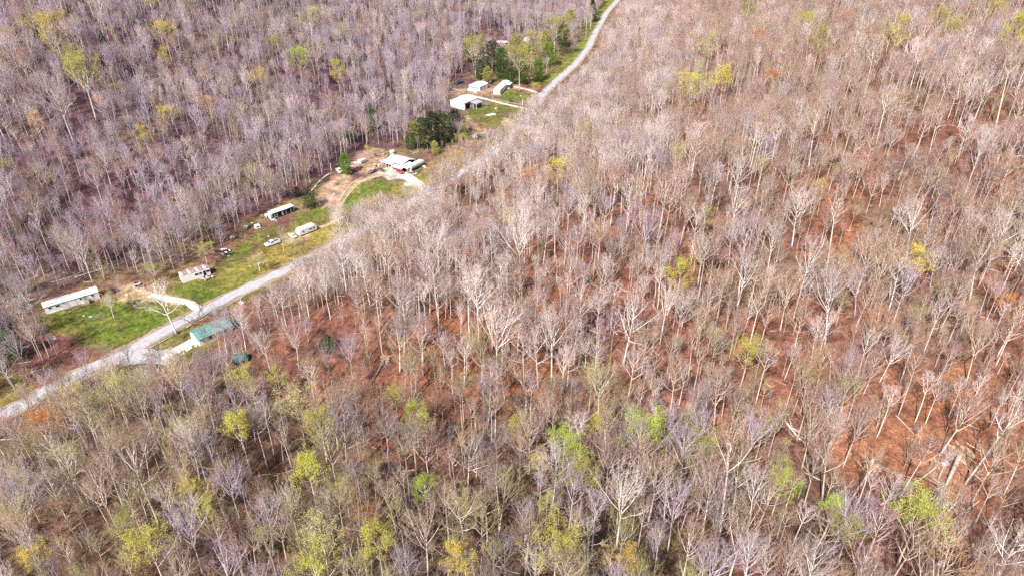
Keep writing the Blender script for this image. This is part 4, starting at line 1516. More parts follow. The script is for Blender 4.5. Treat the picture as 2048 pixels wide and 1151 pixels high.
# prominent bare trees of the photograph: base pixel, top pixel, habit index, palette
PROM = [
    (1043, 577, 1033, 434, 2, 'pale'), (958, 684, 955, 544, 0, 'pale'), (995, 757, 991, 622, 2, 'pale'), (1103, 761, 1106, 630, 5, 'pale'),
    (1246, 731, 1275, 600, 6, 'pale'), (1110, 521, 1108, 421, 3, 'pale'), (1166, 477, 1166, 402, 0, 'pale'), (1121, 614, 1121, 560, 3, 'pale'),
    (1283, 527, 1300, 427, 2, 'lavender'), (1310, 597, 1312, 532, 1, 'pale'), (876, 637, 862, 510, 4, 'pale'), (840, 644, 832, 540, 0, 'pink'),
    (846, 724, 845, 632, 1, 'pale'), (1220, 657, 1230, 572, 3, 'pale'), (706, 761, 697, 680, 2, 'lavender'), (800, 744, 799, 650, 5, 'pale'),
    (890, 731, 880, 665, 5, 'pale'), (1190, 744, 1193, 675, 6, 'pale'), (1350, 454, 1354, 378, 9, 'pale'), (1200, 584, 1212, 515, 3, 'pale'),
    (1160, 612, 1172, 530, 3, 'pale'), (930, 610, 926, 520, 0, 'pale'), (1075, 650, 1076, 580, 4, 'lavender'),
    (1649, 694, 1664, 540, 2, 'pale'), (1939, 604, 1966, 450, 2, 'tan'), (1813, 517, 1832, 408, 5, 'pale'), (1779, 600, 1788, 480, 5, 'tan'),
    (1859, 584, 1872, 500, 2, 'pale'), (1529, 587, 1560, 505, 6, 'tan'), (1733, 697, 1752, 595, 3, 'pink'), (1933, 764, 1966, 640, 5, 'tan'),
    (1759, 764, 1800, 685, 2, 'pale'), (1659, 764, 1664, 690, 9, 'tan'), (2046, 540, 2000, 455, 6, 'pale'), (1653, 544, 1678, 390, 7, 'tan'),
    (1986, 677, 2010, 610, 3, 'pale'), (1476, 600, 1500, 445, 1, 'lavender'), (1709, 634, 1718, 544, 5, 'lavender'), (1396, 600, 1412, 480, 7, 'tan'),
    (1726, 200, 1752, 78, 7, 'pale'), (1750, 300, 1780, 180, 7, 'pale'), (1616, 343, 1640, 208, 1, 'tan'), (1672, 303, 1668, 258, 2, 'pale'),
    (1719, 303, 1724, 248, 2, 'pink'), (1916, 320, 1938, 236, 4, 'pale'), (1966, 380, 1992, 296, 3, 'pale'), (1483, 323, 1498, 225, 0, 'lavender'),
    (1990, 260, 2030, 96, 7, 'tan'), (1556, 245, 1568, 168, 11, 'lavender'), (1420, 378, 1424, 286, 2, 'tan'), (1549, 93, 1560, 20, 3, 'pale'),
    (1730, 380, 1722, 325, 6, 'tan'), (1612, 130, 1618, 50, 3, 'pale'),
    (207, 928, 160, 782, 1, 'tan'), (263, 871, 228, 764, 1, 'olive'), (310, 878, 284, 788, 0, 'tan'), (320, 1050, 250, 882, 1, 'tan'),
    (407, 1148, 368, 1028, 2, 'lavender'), (677, 900, 664, 772, 2, 'tan'), (513, 1135, 500, 1058, 2, 'tan'), (548, 1110, 530, 1008, 10, 'lavender'),
    (663, 1146, 636, 1006, 1, 'tan'), (400, 961, 380, 850, 2, 'pale'), (568, 928, 556, 840, 3, 'grey'), (300, 960, 284, 862, 5, 'pink'),
    (548, 1000, 520, 956, 9, 'pink'), (70, 1100, 20, 960, 2, 'lavender'), (250, 1000, 215, 905, 0, 'grey'),
    (695, 985, 690, 796, 0, 'grey'), (780, 955, 768, 832, 3, 'grey'), (820, 1000, 806, 850, 3, 'grey'), (833, 955, 826, 845, 3, 'olive'),
    (856, 1150, 851, 1030, 2, 'tan'), (900, 955, 896, 855, 0, 'grey'), (900, 1096, 886, 970, 0, 'tan'), (933, 1122, 918, 985, 4, 'tan'),
    (1233, 1095, 1248, 948, 5, 'pale'), (1206, 965, 1212, 836, 0, 'tan'), (1273, 975, 1282, 846, 1, 'pale'), (1176, 1133, 1180, 1046, 6, 'pale'),
    (1163, 888, 1164, 815, 3, 'pink'), (1296, 1045, 1316, 925, 6, 'tan'), (1143, 1021, 1152, 950, 3, 'pink'), (1330, 928, 1340, 820, 2, 'lavender'),
    (1050, 1087, 1048, 1010, 10, 'lavender'), (1306, 1123, 1308, 1064, 8, 'lavender'), (983, 891, 985, 772, 4, 'grey'), (735, 1148, 720, 1010, 11, 'rust'),
    (935, 985, 938, 870, 6, 'tan'), (1090, 885, 1100, 790, 1, 'tan'),
    (1436, 1085, 1468, 872, 3, 'tan'), (1463, 1041, 1486, 898, 0, 'tan'), (1489, 1091, 1518, 950, 3, 'pale'), (1619, 1121, 1662, 1030, 6, 'tan'),
    (1676, 1118, 1718, 1005, 5, 'lavender'), (1709, 1115, 1760, 1006, 9, 'lavender'), (1643, 1015, 1664, 866, 1, 'tan'), (1653, 878, 1662, 783, 2, 'lavender'),
    (1753, 875, 1792, 783, 3, 'pale'), (1829, 845, 1866, 755, 3, 'pale'), (1849, 851, 1884, 770, 7, 'pale'), (1896, 835, 1926, 758, 7, 'pale'),
    (1933, 825, 1964, 756, 7, 'pale'), (1979, 855, 2012, 786, 7, 'pale'), (1929, 968, 2040, 812, 7, 'pale'), (2006, 991, 2056, 890, 3, 'tan'),
    (1946, 1055, 1994, 960, 7, 'pale'), (1529, 1150, 1536, 1084, 8, 'pale'), (1883, 1150, 1910, 1052, 6, 'pale'), (1443, 838, 1452, 760, 7, 'tan'),
    (2015, 850, 2046, 770, 7, 'pale'),
    (590, 273, 580, 196, 2, 'pale'), (310, 227, 300, 165, 7, 'pale'), (313, 377, 306, 298, 2, 'pink'), (583, 357, 570, 240, 1, 'lavender'),
    (480, 367, 477, 292, 5, 'lavender'), (430, 380, 424, 316, 5, 'lavender'), (543, 360, 536, 296, 9, 'pale'), (477, 280, 468, 218, 2, 'tan'),
    (637, 160, 626, 82, 2, 'pink'), (600, 255, 560, 170, 10, 'lavender'), (150, 290, 96, 160, 5, 'pale'), (240, 340, 214, 270, 9, 'lavender'),
    (410, 300, 402, 240, 5, 'lavender'), (520, 330, 505, 255, 11, 'lavender'), (430, 190, 415, 122, 2, 'lavender'), (755, 250, 745, 165, 9, 'lavender'),
    (850, 250, 846, 170, 9, 'lavender'), (690, 290, 676, 215, 5, 'tan'), (960, 60, 958, 0, 1, 'pale'), (880, 70, 876, 5, 3, 'pale'),
]

# trees in young leaf: crown centre pixel, crown height in pixels, leaf colour, habit, short place
LEAFING = [
    (97, 70, 70, 'golden yellow', 2), (331, 70, 42, 'bright yellow', 2), (330, 115, 34, 'yellow-green', 1), (163, 148, 70, 'yellow-green', 0), (230, 183, 26, 'golden yellow', 2),
    (597, 122, 46, 'lime-green', 2), (520, 158, 34, 'golden yellow', 4), (418, 213, 38, 'salmon pink', 2), (337, 235, 38, 'golden yellow', 2), (288, 272, 36, 'golden yellow', 1),
    (628, 38, 40, 'pale yellow', 2), (675, 145, 44, 'yellow-green', 1), (195, 202, 18, 'orange', 2), (300, 14, 40, 'pale yellow', 3), (72, 245, 34, 'salmon pink', 1), (140, 120, 44, 'olive', 1),
    (550, 90, 34, 'olive', 0), (8, 345, 40, 'olive', 2),
    (1385, 182, 62, 'bright yellow', 2), (1447, 172, 68, 'bright yellow', 3), (1612, 52, 42, 'yellow-green', 2), (1546, 160, 34, 'orange', 2), (1517, 80, 34, 'orange', 2),
    (1692, 45, 36, 'salmon pink', 2), (1420, 95, 50, 'pale yellow', 1), (1495, 24, 48, 'pale yellow', 1), (1795, 70, 60, 'yellow-green', 1), (1880, 42, 44, 'olive', 0),
    (1906, 66, 50, 'olive', 0), (1990, 22, 28, 'yellow-green', 2), (2034, 70, 60, 'yellow-green', 1), (1476, 288, 28, 'orange', 2), (1403, 258, 44, 'salmon pink', 1),
    (1356, 312, 42, 'pale yellow', 0), (1115, 347, 56, 'bright yellow', 2), (1166, 265, 40, 'pale yellow', 0), (1056, 362, 58, 'salmon pink', 0), (1640, 85, 50, 'olive', 1),
    (1362, 555, 70, 'yellow-green', 1), (1829, 530, 60, 'bright yellow', 1), (1494, 712, 56, 'yellow-green', 2), (2014, 606, 34, 'orange', 4), (1412, 440, 44, 'olive', 1),
    (1155, 630, 36, 'pale yellow', 4), (1020, 440, 44, 'pale yellow', 1), (612, 655, 26, 'mauve', 4), (1200, 660, 34, 'mauve', 4),
    (790, 792, 40, 'yellow-green', 0), (832, 832, 50, 'lime-green', 1), (1040, 858, 50, 'yellow-green', 0), (1285, 872, 70, 'lime-green', 0), (1128, 886, 50, 'lime-green', 2), (1148, 922, 54, 'lime-green', 2),
    (851, 978, 46, 'lime-green', 1), (620, 950, 70, 'yellow-green', 3), (385, 992, 48, 'golden yellow', 2), (414, 1040, 44, 'yellow-green', 2), (300, 1096, 62, 'yellow-green', 0), (627, 1142, 56, 'yellow-green', 2),
    (95, 852, 50, 'orange', 2), (165, 806, 60, 'pale yellow', 1), (232, 782, 52, 'olive', 0), (486, 768, 50, 'yellow-green', 2), (482, 872, 70, 'yellow-green', 3), (756, 1090, 60, 'yellow-green', 1),
    (1112, 1102, 64, 'yellow-green', 0), (1092, 1012, 40, 'pale yellow', 1), (1560, 972, 52, 'lime-green', 0), (1666, 1022, 50, 'lime-green', 3), (1836, 1040, 70, 'lime-green', 0),
    (1250, 1142, 46, 'golden yellow', 2), (912, 1126, 50, 'golden yellow', 1), (738, 1030, 34, 'orange', 0), (594, 812, 70, 'pale yellow', 0), (252, 1052, 44, 'olive', 1),
    (1684, 1046, 26, 'orange', 2), (1165, 960, 60, 'olive', 1), (60, 795, 50, 'pale yellow', 0), (1078, 930, 44, 'pale yellow', 1), (1188, 860, 46, 'yellow-green', 3), (640, 1070, 60, 'pale yellow', 1),
    (68, 1118, 40, 'golden yellow', 2), (690, 985, 40, 'olive', 1), (1405, 905, 60, 'olive', 0), (1700, 1060, 50, 'olive', 1), (930, 1010, 44, 'pale yellow', 0),
    (415, 508, 50, 'olive', 2), (313, 550, 46, 'olive', 2), (850, 855, 46, 'pale yellow', 1), (1310, 870, 60, 'olive', 0), (550, 760, 44, 'olive', 1), (640, 850, 60, 'olive', 0),
    (1070, 178, 26, 'yellow-green', 2), (1040, 120, 60, 'olive', 2), (950, 95, 60, 'olive', 0), (1110, 60, 60, 'olive', 2), (1062, 85, 44, 'pale yellow', 2), (925, 285, 40, 'olive', 2),
    (590, 515, 50, 'olive', 4), (520, 525, 44, 'pale yellow', 4), (740, 305, 30, 'yellow-green', 4), (855, 285, 34, 'olive', 4), (226, 606, 50, 'olive', 1),
]


def place_name(px, py):
    cx_ = ['far left', 'left', 'centre-left', 'centre', 'centre-right', 'right', 'far right'][min(6, max(0, int(px / 2048 * 7)))]
    cy_ = ['top', 'upper', 'middle', 'lower', 'bottom'][min(4, max(0, int(py / 1151 * 5)))]
    return cy_ + ' ' + cx_


LAND = []         # landmarks for the labels: pixel, phrase
used = {}
ORD = ['', 'second ', 'third ', 'fourth ', 'fifth ', 'sixth ', 'seventh ', 'eighth ', 'ninth ', 'tenth ', 'eleventh ', 'twelfth ']
counts = {}
for (px, py, hp, hue, hb) in sorted(LEAFING, key=lambda q: q[0]):
    pl = place_name(px, py)
    key = (hue, pl)
    k = counts[key] = counts.get(key, 0) + 1
    LAND.append((px, py, 'the %s%s tree, %s' % (ORD[k - 1], hue, pl), (px, py)))
    used[(px, py)] = '%s%s young-leafed tree in the %s of the wood%s' % (ORD[k - 1].capitalize() and ORD[k - 1], hue, pl, ', from the left' if k > 1 else '')

taken = []      # planted bases: x, y
lid = 0
BUSH = {(415, 508), (313, 550), (590, 515), (520, 525), (740, 305), (855, 285), (226, 606), (925, 285), (1070, 178), (60, 795)}
for (px, py, hp, hue, hb) in LEAFING:
    # tree whose crown centre stands at this pixel
    p = at(px, py, 12.0)
    for _ in range(3):
        dist = math.sqrt(p.x ** 2 + p.y ** 2 + (CAM_H - p.z) ** 2)
        dep = math.atan2(CAM_H - p.z, math.hypot(p.x, p.y))
        crown = .76 * hp * dist / F / max(math.cos(dep), .5)
        h = min(max(crown * 2.0, 6.0), 27.0)
        p = at(px, py, h * .73)
    wide = min(1.5, max(.8, crown / (h * .46)))
    if (px, py) in BUSH:
        p = at(px, py + hp * .42)
        dist = (p - Vector((0, 0, CAM_H))).length
        h, wide = hp * .8 * dist / F, 1.9
    v = hb
    r_ = random.Random(lid)
    e = bpy.data.objects.new('leafing_tree', None)
    e.location = p
    e.rotation_euler = (0, 0, r_.uniform(0, 6.28))
    s = h / 22.0
    e.scale = (s * wide, s * wide, s)
    col.objects.link(e)
    tag(e, used[(px, py)], 'tree', 'trees in young leaf')
    t = link('trunk', LTR[v], e)
    c = link('crown', LCR[v], e)
    f = link('foliage', LLF[v], e)
    pb = r_.choice(['tan', 'pale', 'pink', 'olive'])
    slot(t, 0, M['bark_' + pb])
    slot(c, 0, M['bark_' + pb])
    slot(c, 1, M['twig_' + ('olive' if 'green' in hue or 'yellow' in hue or hue == 'olive' else 'rust')])
    slot(f, 0, M['leaf_' + hue])
    taken.append((p.x, p.y))
    lid += 1

EVERG = [
    (620, 398, 40, 2, 'dark', 'broad dark evergreen bush beside the dirt drive'),
    (594, 384, 22, 1, 'dark', 'small dark evergreen left of the broad dark bush'),
    (690, 328, 44, 1, 'grass green', 'bright green round bush beside the scrap yard'),
    (866, 262, 74, 1, 'dark', 'tallest dark cedar above the tin-roofed house'),
    (910, 246, 56, 1, 'dark', 'dark cedar in front of the big white barn'),
    (846, 266, 64, 1, 'deep green', 'left edge cedar of the clump above the tin-roofed house'),
    (886, 258, 66, 1, 'deep green', 'middle cedar of the clump below the white barn'),
    (700, 265, 40, 1, 'deep green', 'deep green bush in the trees above the scrap yard'),
    (1005, 128, 60, 1, 'deep green', 'deep green tree above the white trailer by the road'),
    (985, 112, 54, 2, 'dark', 'dark evergreen above the little white house'),
    (1045, 146, 46, 1, 'deep green', 'deep green bush behind the pink gravel drive'),
    (1185, 20, 44, 0, 'dark', 'dark evergreen beside the road at the top edge'),
    (828, 262, 40, 1, 'olive', 'olive tree at the left end of the cedar clump'),
    (925, 262, 34, 1, 'olive', 'olive bush at the right end of the cedar clump'),
    (870, 296, 30, 1, 'olive', 'low olive bush at the foot of the cedar clump'),
    (1098, 110, 46, 2, 'grass green', 'fresh green bush in the strip beside the upper road'),
    (1076, 140, 44, 1, 'grass green', 'lower fresh green bush in the strip beside the upper road'),
    (1125, 72, 44, 1, 'deep green', 'deep green tree left of the upper road bend'),
    (1030, 92, 44, 1, 'olive', 'olive bush crown above the pink gravel drive'),
    (960, 140, 40, 1, 'deep green', 'deep green bush just above the small white house'),
    (820, 282, 34, 2, 'deep green', 'low green thicket behind the tin-roofed house'),
    (975, 150, 34, 1, 'olive', 'olive bush left of the deep green trees above the white trailer'),
    (1060, 112, 50, 1, 'olive', 'tall olive bush near the middle of the upper valley'),
    (1090, 86, 44, 1, 'olive', 'olive bush beside the upper road bend'),
    (1140, 40, 40, 1, 'olive', 'olive bush at the top beside the road'),
    (935, 100, 44, 1, 'olive', 'olive bush at the left end of the upper valley scrub'),
    (1020, 152, 34, 1, 'deep green', 'low deep green bush behind the white trailer by the road'),
    (745, 240, 44, 1, 'deep green', 'deep green tree in the wood above the scrap yard'),
    (275, 25, 40, 0, 'dark', 'dark conifer on the top left hillside'),
    (142, 30, 34, 0, 'deep green', 'green conifer in the top left corner wood'),
    (205, 82, 34, 0, 'deep green', 'lower green conifer on the top left hillside'),
    (62, 50, 36, 1, 'deep green', 'dark round evergreen near the top left corner'),
    (1776, 60, 40, 0, 'deep green', 'dark conifer among yellow trees, upper right'),
    (1178, 182, 14, 1, 'deep green', 'small dark bush in the wood right of the road'),
    (656, 688, 44, 1, 'deep green', 'dark evergreen right of the green-roofed garage'),
    (462, 640, 34, 1, 'dark', 'dark evergreen at the back of the green-roofed garage'),
    (1600, 975, 26, 1, 'deep green', 'small green bush beside the lime-green tree, lower right'),
    (548, 1098, 24, 1, 'deep green', 'dark green undergrowth bush at the lower left'),
    (968, 1140, 16, 1, 'deep green', 'low green bush at the bottom edge, middle'),
    (1240, 500, 0, 1, 'deep green', ''),
    (1098, 548, 12, 1, 'deep green', 'small green bush on the orange slope, middle'),
    (20, 690, 60, 1, 'deep green', 'dark green thicket at the left edge below the long trailer'),
    (412, 452, 34, 1, 'deep green', 'dark bush at the wood edge above the rusty-roofed trailer'),
    (1020, 200, 10, 1, 'grass green', 'bright bush on the lawn right of the white trailer'),
]
for i, (px, py, hp, v, hue, lab) in enumerate(EVERG):
    if hp == 0:
        continue
    p = at(px, py, 3.0)
    for _ in range(3):
        dist = math.sqrt(p.x ** 2 + p.y ** 2 + (CAM_H - p.z) ** 2)
        dep = math.atan2(CAM_H - p.z, math.hypot(p.x, p.y))
        h = max(1.2, hp * dist / F / (math.cos(dep) + .35 * math.sin(dep)))
        p = at(px, py, h * .5)
    e = empty('evergreen_tree' if h > 4 else 'evergreen_bush', p, i * 1.3, lab, 'evergreen', 'evergreens and green bushes')
    s = h / 12
    e.scale = (s, s, s)
    t = link('trunk', EV[v][0], e)
    c = link('crown', EV[v][1], e)
    slot(c, 0, M['leaf_' + hue])
    taken.append((p.x, p.y))

# fixed landmarks
LAND += [(140, 600, 'the long white mobile home', 0), (392, 548, 'the rusty-roofed trailer', 0), (568, 428, 'the burnt camper', 0), (615, 460, 'the white travel trailer', 0),
         (800, 325, 'the tin-roofed house', 0), (920, 205, 'the big white barn', 0), (425, 665, 'the green-roofed garage', 0), (476, 722, 'the small teal-roofed hut', 0),
         (1915, 915, 'the largest uprooted root plate', 0), (1745, 935, 'the torn stump pit, lower right', 0), (770, 725, 'the pale uprooted stump, middle', 0),
         (1002, 175, 'the white trailer by the road', 0)]

# ---- scatter of the rest of the wood
cell = 4.1
cand = []
for iy in range(int(48 / cell), int(780 / cell)):
    for ix in range(int(-420 / cell), int(520 / cell)):
        cand.append(((ix + rng.uniform(.06, .94)) * cell, (iy + rng.uniform(.06, .94)) * cell))
for k_ in range(1500):      # the far hillside stands thicker
    x_, y_ = rng.uniform(-330, 60), rng.uniform(170, 640)
    if line_dist(np.array([x_]), np.array([y_]), ROAD)[0] > 58:
        cand.append((x_, y_))
for k_ in range(150):       # a thick row of trees along the near side of the road bend
    a_, b_ = np.array(flat(655, 498)), np.array(flat(1045, 250))
    t_ = rng.rand()
    d_ = (b_ - a_) / np.linalg.norm(b_ - a_)
    q_ = a_ + (b_ - a_) * t_ + np.array([d_[1], -d_[0]]) * rng.uniform(4.6, 15)
    cand.append(tuple(q_))
row_ = np.zeros(len(cand), bool)
row_[-150:] = True
cand = np.array(cand)
cz = T(cand[:, 0], cand[:, 1])
hs = 7.5 + 10.0 * rng.rand(len(cand)) ** 1.1 + 5 * (vnoise(cand[:, 0], cand[:, 1], 40, 31) - .5)
bx, by = project(cand[:, 0], cand[:, 1], cz)
tx_, ty_ = project(cand[:, 0], cand[:, 1], cz + hs)
hs[row_] = rng.uniform(12.5, 19, 150)
tx_, ty_ = project(cand[:, 0], cand[:, 1], cz + hs)
low_ = row_ & inside(tx_, ty_, [(680, 330), (890, 320), (900, 372), (850, 392), (690, 400)])
hs[low_] *= .55
tx_, ty_ = project(cand[:, 0], cand[:, 1], cz + hs)
keep = (bx > -160) & (bx < 2210) & (by > -40) & (ty_ < 1190) & (by < 1420)
dr_c = line_dist(cand[:, 0], cand[:, 1], ROAD)
keep &= np.abs(dr_c) > 4.5
keep &= ~inside(bx, by, CLEAR) | row_
for fr_ in (.45, .7, .9, 1.0):
    mx_, my_ = project(cand[:, 0], cand[:, 1], cz + hs * fr_)
    keep &= ~(inside(mx_, my_, CLEAR_CROWN) & (rng.rand(len(cand)) < (.9 if fr_ < .95 else .55)) & ~row_)
for poly_ in ([(815, 225), (960, 225), (960, 300), (815, 305)], [(930, 60), (1180, 40), (1170, 120), (1080, 180), (930, 170)]):
    keep &= ~(inside(.4 * tx_ + .6 * bx, .4 * ty_ + .6 * by, poly_) & (rng.rand(len(cand)) < .78))
keep &= ~(inside(bx, by, SPARSE) & (rng.rand(len(cand)) < .55))
keep &= ~(inside(bx, by, SPARSE2) & (rng.rand(len(cand)) < .3))
keep &= rng.rand(len(cand)) < .93
gap = vnoise(cand[:, 0], cand[:, 1], 16, 41)
keep &= ~((gap < .3) & (rng.rand(len(cand)) < .55))

prom = []
for q in PROM:
    p = at(q[0], q[1])
    h, ln = lean_from(p, (q[2], q[3]))
    prom.append((p, min(h * 1.03, 34), ln, q))
    taken.append((p.x, p.y))
tk = np.array(taken)
for i in np.nonzero(keep)[0]:
    d2 = (tk[:, 0] - cand[i, 0]) ** 2 + (tk[:, 1] - cand[i, 1]) ** 2
    if d2.min() < 6.0:
        keep[i] = False


def palette_at(px, py, d, r):
    if d > 0:
        w = {'lavender': 5.5, 'pink': 2.3, 'pale': 1.6, 'tan': .6, 'grey': .6, 'olive': .25}
    elif py > 770 + 60 * math.sin(px * .006) and px < 1560:
        w = {'tan': 3, 'olive': 3.0, 'pink': 2.4, 'lavender': 1.2, 'pale': .9, 'grey': .9, 'rust': .4}
    elif px > 1330:
        w = {'pink': 3.8, 'tan': 3.6, 'pale': 1.7, 'lavender': .35, 'grey': .3, 'rust': .45, 'olive': .25}
    else:
        w = {'pale': 5.0, 'pink': 2.8, 'tan': 1.6, 'lavender': .9, 'grey': .2, 'rust': .2}
    ks = list(w)
    return r.choices(ks, [w[k] for k in ks])[0]


wx_, wy_ = project(cand[:, 0], cand[:, 1], cz + hs * .72)
for (px, py, rr_) in [(q_[0], q_[1], q_[2] * .44) for q_ in LEAFING] + [(1916, 918, 42), (1742, 940, 34), (1871, 938, 26), (1882, 968, 40), (1715, 978, 36), (480, 722, 24), (771, 724, 22)]:
    veil = ((wx_ - px) ** 2 + ((wy_ - py) * .8) ** 2 < rr_ ** 2) & (by > py) & (rng.rand(len(cand)) < .66)
    keep &= ~veil
idx = np.nonzero(keep)[0]
pick = random.Random(5)
rest = []
for i in idx:
    x, y = cand[i]
    pal = palette_at(bx[i], by[i], dr_c[i], pick)
    v = pick.choice([0, 1, 4, 9, 12, 2, 5, 11, 14, 3, 7, 13, 17, 10, 15, 6]) if pick.random() < .88 else pick.choice([8, 16])
    rest.append(dict(x=x, y=y, z=cz[i], h=hs[i] * (.62 if v in (8, 16) else 1), pal=pal, v=v, rz=pick.uniform(0, 6.28), px=tx_[i] * .5 + bx[i] * .5, py=ty_[i] * .5 + by[i] * .5,
                     inview=(0 < bx[i] < 2048 and -20 < by[i] < 1230 and ty_[i] < 1140), d=math.sqrt(x * x + y * y + (CAM_H - cz[i]) ** 2)))
rest.sort(key=lambda q: q['d'] - (1000 if q['inview'] else 0) * 0)
n_ind = max(0, 298 - len(prom))
indiv = [q for q in rest if q['inview']][:n_ind]
ids = set(id(q) for q in indiv)
mass = [q for q in rest if id(q) not in ids]
print('prominent', len(prom), 'individual', len(indiv), 'mass', len(mass))

# thin young stems between the larger trees
sx_, sy_ = rng.uniform(-340, 430, 9000), rng.uniform(60, 520, 9000)
sz_ = T(sx_, sy_)
sh_ = rng.uniform(4.5, 10.5, 9000)
su_, sv_ = project(sx_, sy_, sz_)
sd_ = line_dist(sx_, sy_, ROAD)
s2u, s2v = project(sx_, sy_, sz_ + sh_)
so_ = (su_ > -120) & (su_ < 2170) & (sv_ > -20) & (s2v < 1180) & (np.abs(sd_) > 5) & ~inside(su_, sv_, CLEAR) & ~inside(s2u, s2v, CLEAR_CROWN) & ~(inside(su_, sv_, SPARSE) & (rng.rand(9000) < .5))
for i in np.nonzero(so_)[0][:2600]:
    mass.append(dict(x=sx_[i], y=sy_[i], z=sz_[i], h=sh_[i], pal=palette_at(su_[i], sv_[i], sd_[i], pick), v=pick.choice([3, 7, 13, 17, 0, 4]), rz=pick.uniform(0, 6.28)))
print('mass with saplings', len(mass))

TONE = {'lavender': 'lavender-grey', 'pale': 'pale whitish', 'pink': 'pinkish brown', 'tan': 'tan', 'olive': 'greenish-budded', 'rust': 'russet-budded', 'grey': 'dark grey'}
FORM = {0: 'tree', 1: 'tree', 4: 'tree', 9: 'tree', 2: 'fan-crowned tree', 5: 'fan-crowned tree', 11: 'fan-crowned tree', 3: 'slender tree', 7: 'slender tree', 10: 'round-crowned tree', 15: 'round-crowned tree', 12: 'tree', 13: 'slender tree', 14: 'fan-crowned tree', 16: 'many-stemmed tree', 17: 'slender tree', 6: 'wide-limbed tree', 8: 'many-stemmed tree'}
lab_count = {}

def near_label(what, px, py):
    _, a, b_, ph = sorted(((px - a) ** 2 + (py - b_) ** 2, a, b_, ph) for a, b_, ph, _ in LAND)[0]
    dx, dy = px - a, py - b_
    if abs(dx) > 2.2 * abs(dy):
        rel = 'right of' if dx > 0 else 'left of'
    elif abs(dy) > 2.2 * abs(dx):
        rel = 'below' if dy > 0 else 'above'
    else:
        rel = ('lower ' if dy > 0 else 'upper ') + ('right of' if dx > 0 else 'left of')
    lab = '%s %s %s' % (what, rel, ph)
    k = lab_count[lab] = lab_count.get(lab, 0) + 1
    return lab if k == 1 else '%s%s' % (ORD[min(k - 1, 11)], lab)


def bare_label(px, py, pal, v):
    return near_label('%s bare %s' % (TONE[pal], FORM[v]), px, py)


SW = MB().box((0, 0, .12), (1.15, .7, .24), 0, .8).mesh('white_scrap', M['old_white'])
for i, q in enumerate(SCR):
    o = link('white_scrap', SW)
    o.location = at(*q)
    o.rotation_euler = (0, .1, i * 1.7)
    s = .55 + .5 * ((i * 37) % 10) / 10
    o.scale = (s, s, s)
    tag(o, near_label('white scrap of litter', q[0], q[1]), 'litter', 'white litter scraps of the clearing')
for (p, h, ln, q) in prom:
    plant_bare(p, h, q[4], q[5], bare_label((q[0] + q[2]) / 2, (q[1] + q[3]) / 2, q[5], q[4]), pick.uniform(0, 6.28), ln, pick.uniform(.9, 1.12))
for q in indiv:
    plant_bare((q['x'], q['y'], q['z']), q['h'], q['v'], q['pal'], bare_label(q['px'], q['py'], q['pal'], q['v']), q['rz'],
               (pick.gauss(0, .035), pick.gauss(0, .035)), pick.uniform(.8, 1.1))


# trees that stand alone in the clearing or along the road
def single(bpx, tpx, v, pal, label, wide=1.0):
    p = at(*bpx)
    h, ln = lean_from(p, tpx)
    return plant_bare(p, h, v, pal, label, random.uniform(0, 6.28), ln, wide, group='trees along the road and clearing')


M['bark_white'] = mat('sycamore_bark', (.82, .79, .74), .8, .12, .8)
M['twig_white'] = mat('sycamore_twig', (.78, .74, .68), .8)
M['bark_dark'] = mat('dark_bark', (.13, .115, .11), .95, .25, 1.0)
M['twig_dark'] = mat('dark_twig', (.20, .175, .165), .95)
single((354, 668), (308, 572), 6, 'white', 'white-limbed sycamore leaning over the gravel road near the green-roofed garage', 1.15)
single((229, 636), (212, 592), 2, 'white', 'small white-barked tree on the lawn below the long mobile home')
single((62, 672), (28, 600), 6, 'white', 'white-barked sycamore at the left edge below the long mobile home', 1.1)
single((412, 642), (392, 594), 5, 'dark', 'dark forked tree between the gravel road and the green-roofed garage', .7)
single((370, 652), (368, 606), 3, 'dark', 'dark slim trunk on the road verge left of the garage roof', .7)
single((446, 614), (428, 588), 3, 'dark', 'dark leaning pole tree where the road nears the garage', .6)
single((325, 745), (316, 690), 5, 'dark', 'dark bare tree beside the gravel apron below the garage drive', .8)
single((262, 742), (252, 690), 5, 'dark', 'dark bare tree at the lower road edge left of the gravel apron', .8)
single((130, 800), (118, 745), 2, 'grey', 'grey bare tree on the near edge of the lower road')
single((60, 830), (46, 770), 5, 'grey', 'grey bare tree at the near road edge, bottom left')
single((443, 716), (428, 640), 0, 'tan', 'tall tan tree with bare crown against the teal garage roof', 1.0)
single((425, 722), (405, 660), 13, 'grey', 'thin grey tree in front of the garage window')
single((455, 712), (440, 620), 4, 'lavender', 'grey-lavender tree with twigs over the middle of the garage roof')
single((492, 700), (478, 615), 12, 'pale', 'pale tree with twigs over the far end of the garage roof')
single((488, 676), (474, 610), 9, 'lavender', 'lavender tree just beyond the far gable of the garage')
single((180, 775), (168, 705), 5, 'lavender', 'lavender bare tree on the near edge of the lower road')
for k_ in range(16):
    t_ = (k_ + .3 + .5 * random.random()) / 16
    bx_, by_ = 8 + 245 * t_, 866 - 104 * t_ + random.uniform(-4, 14)
    hh_ = random.uniform(42, 78)
    single((bx_, by_), (bx_ - 10 + 4 * t_, by_ - hh_), random.choice([0, 3, 4, 7, 10, 12, 13, 14]), random.choice(['lavender', 'grey', 'tan', 'pink']),
           '%sthin roadside tree on the near edge of the lower road, from the left' % (ORD[min(k_, 11)] if k_ < 12 else ['thirteenth ', 'fourteenth ', 'fifteenth ', 'sixteenth '][k_ - 12]), random.uniform(.8, 1.1))
single((100, 818), (86, 742), 11, 'lavender', 'wide lavender tree on the near edge of the lower road')
single((220, 760), (206, 690), 12, 'grey', 'grey tree at the lower road edge below the gravel apron')
single((470, 715), (452, 650), 10, 'lavender', 'hazy grey tree crowding the far end of the garage roof', 1.0)
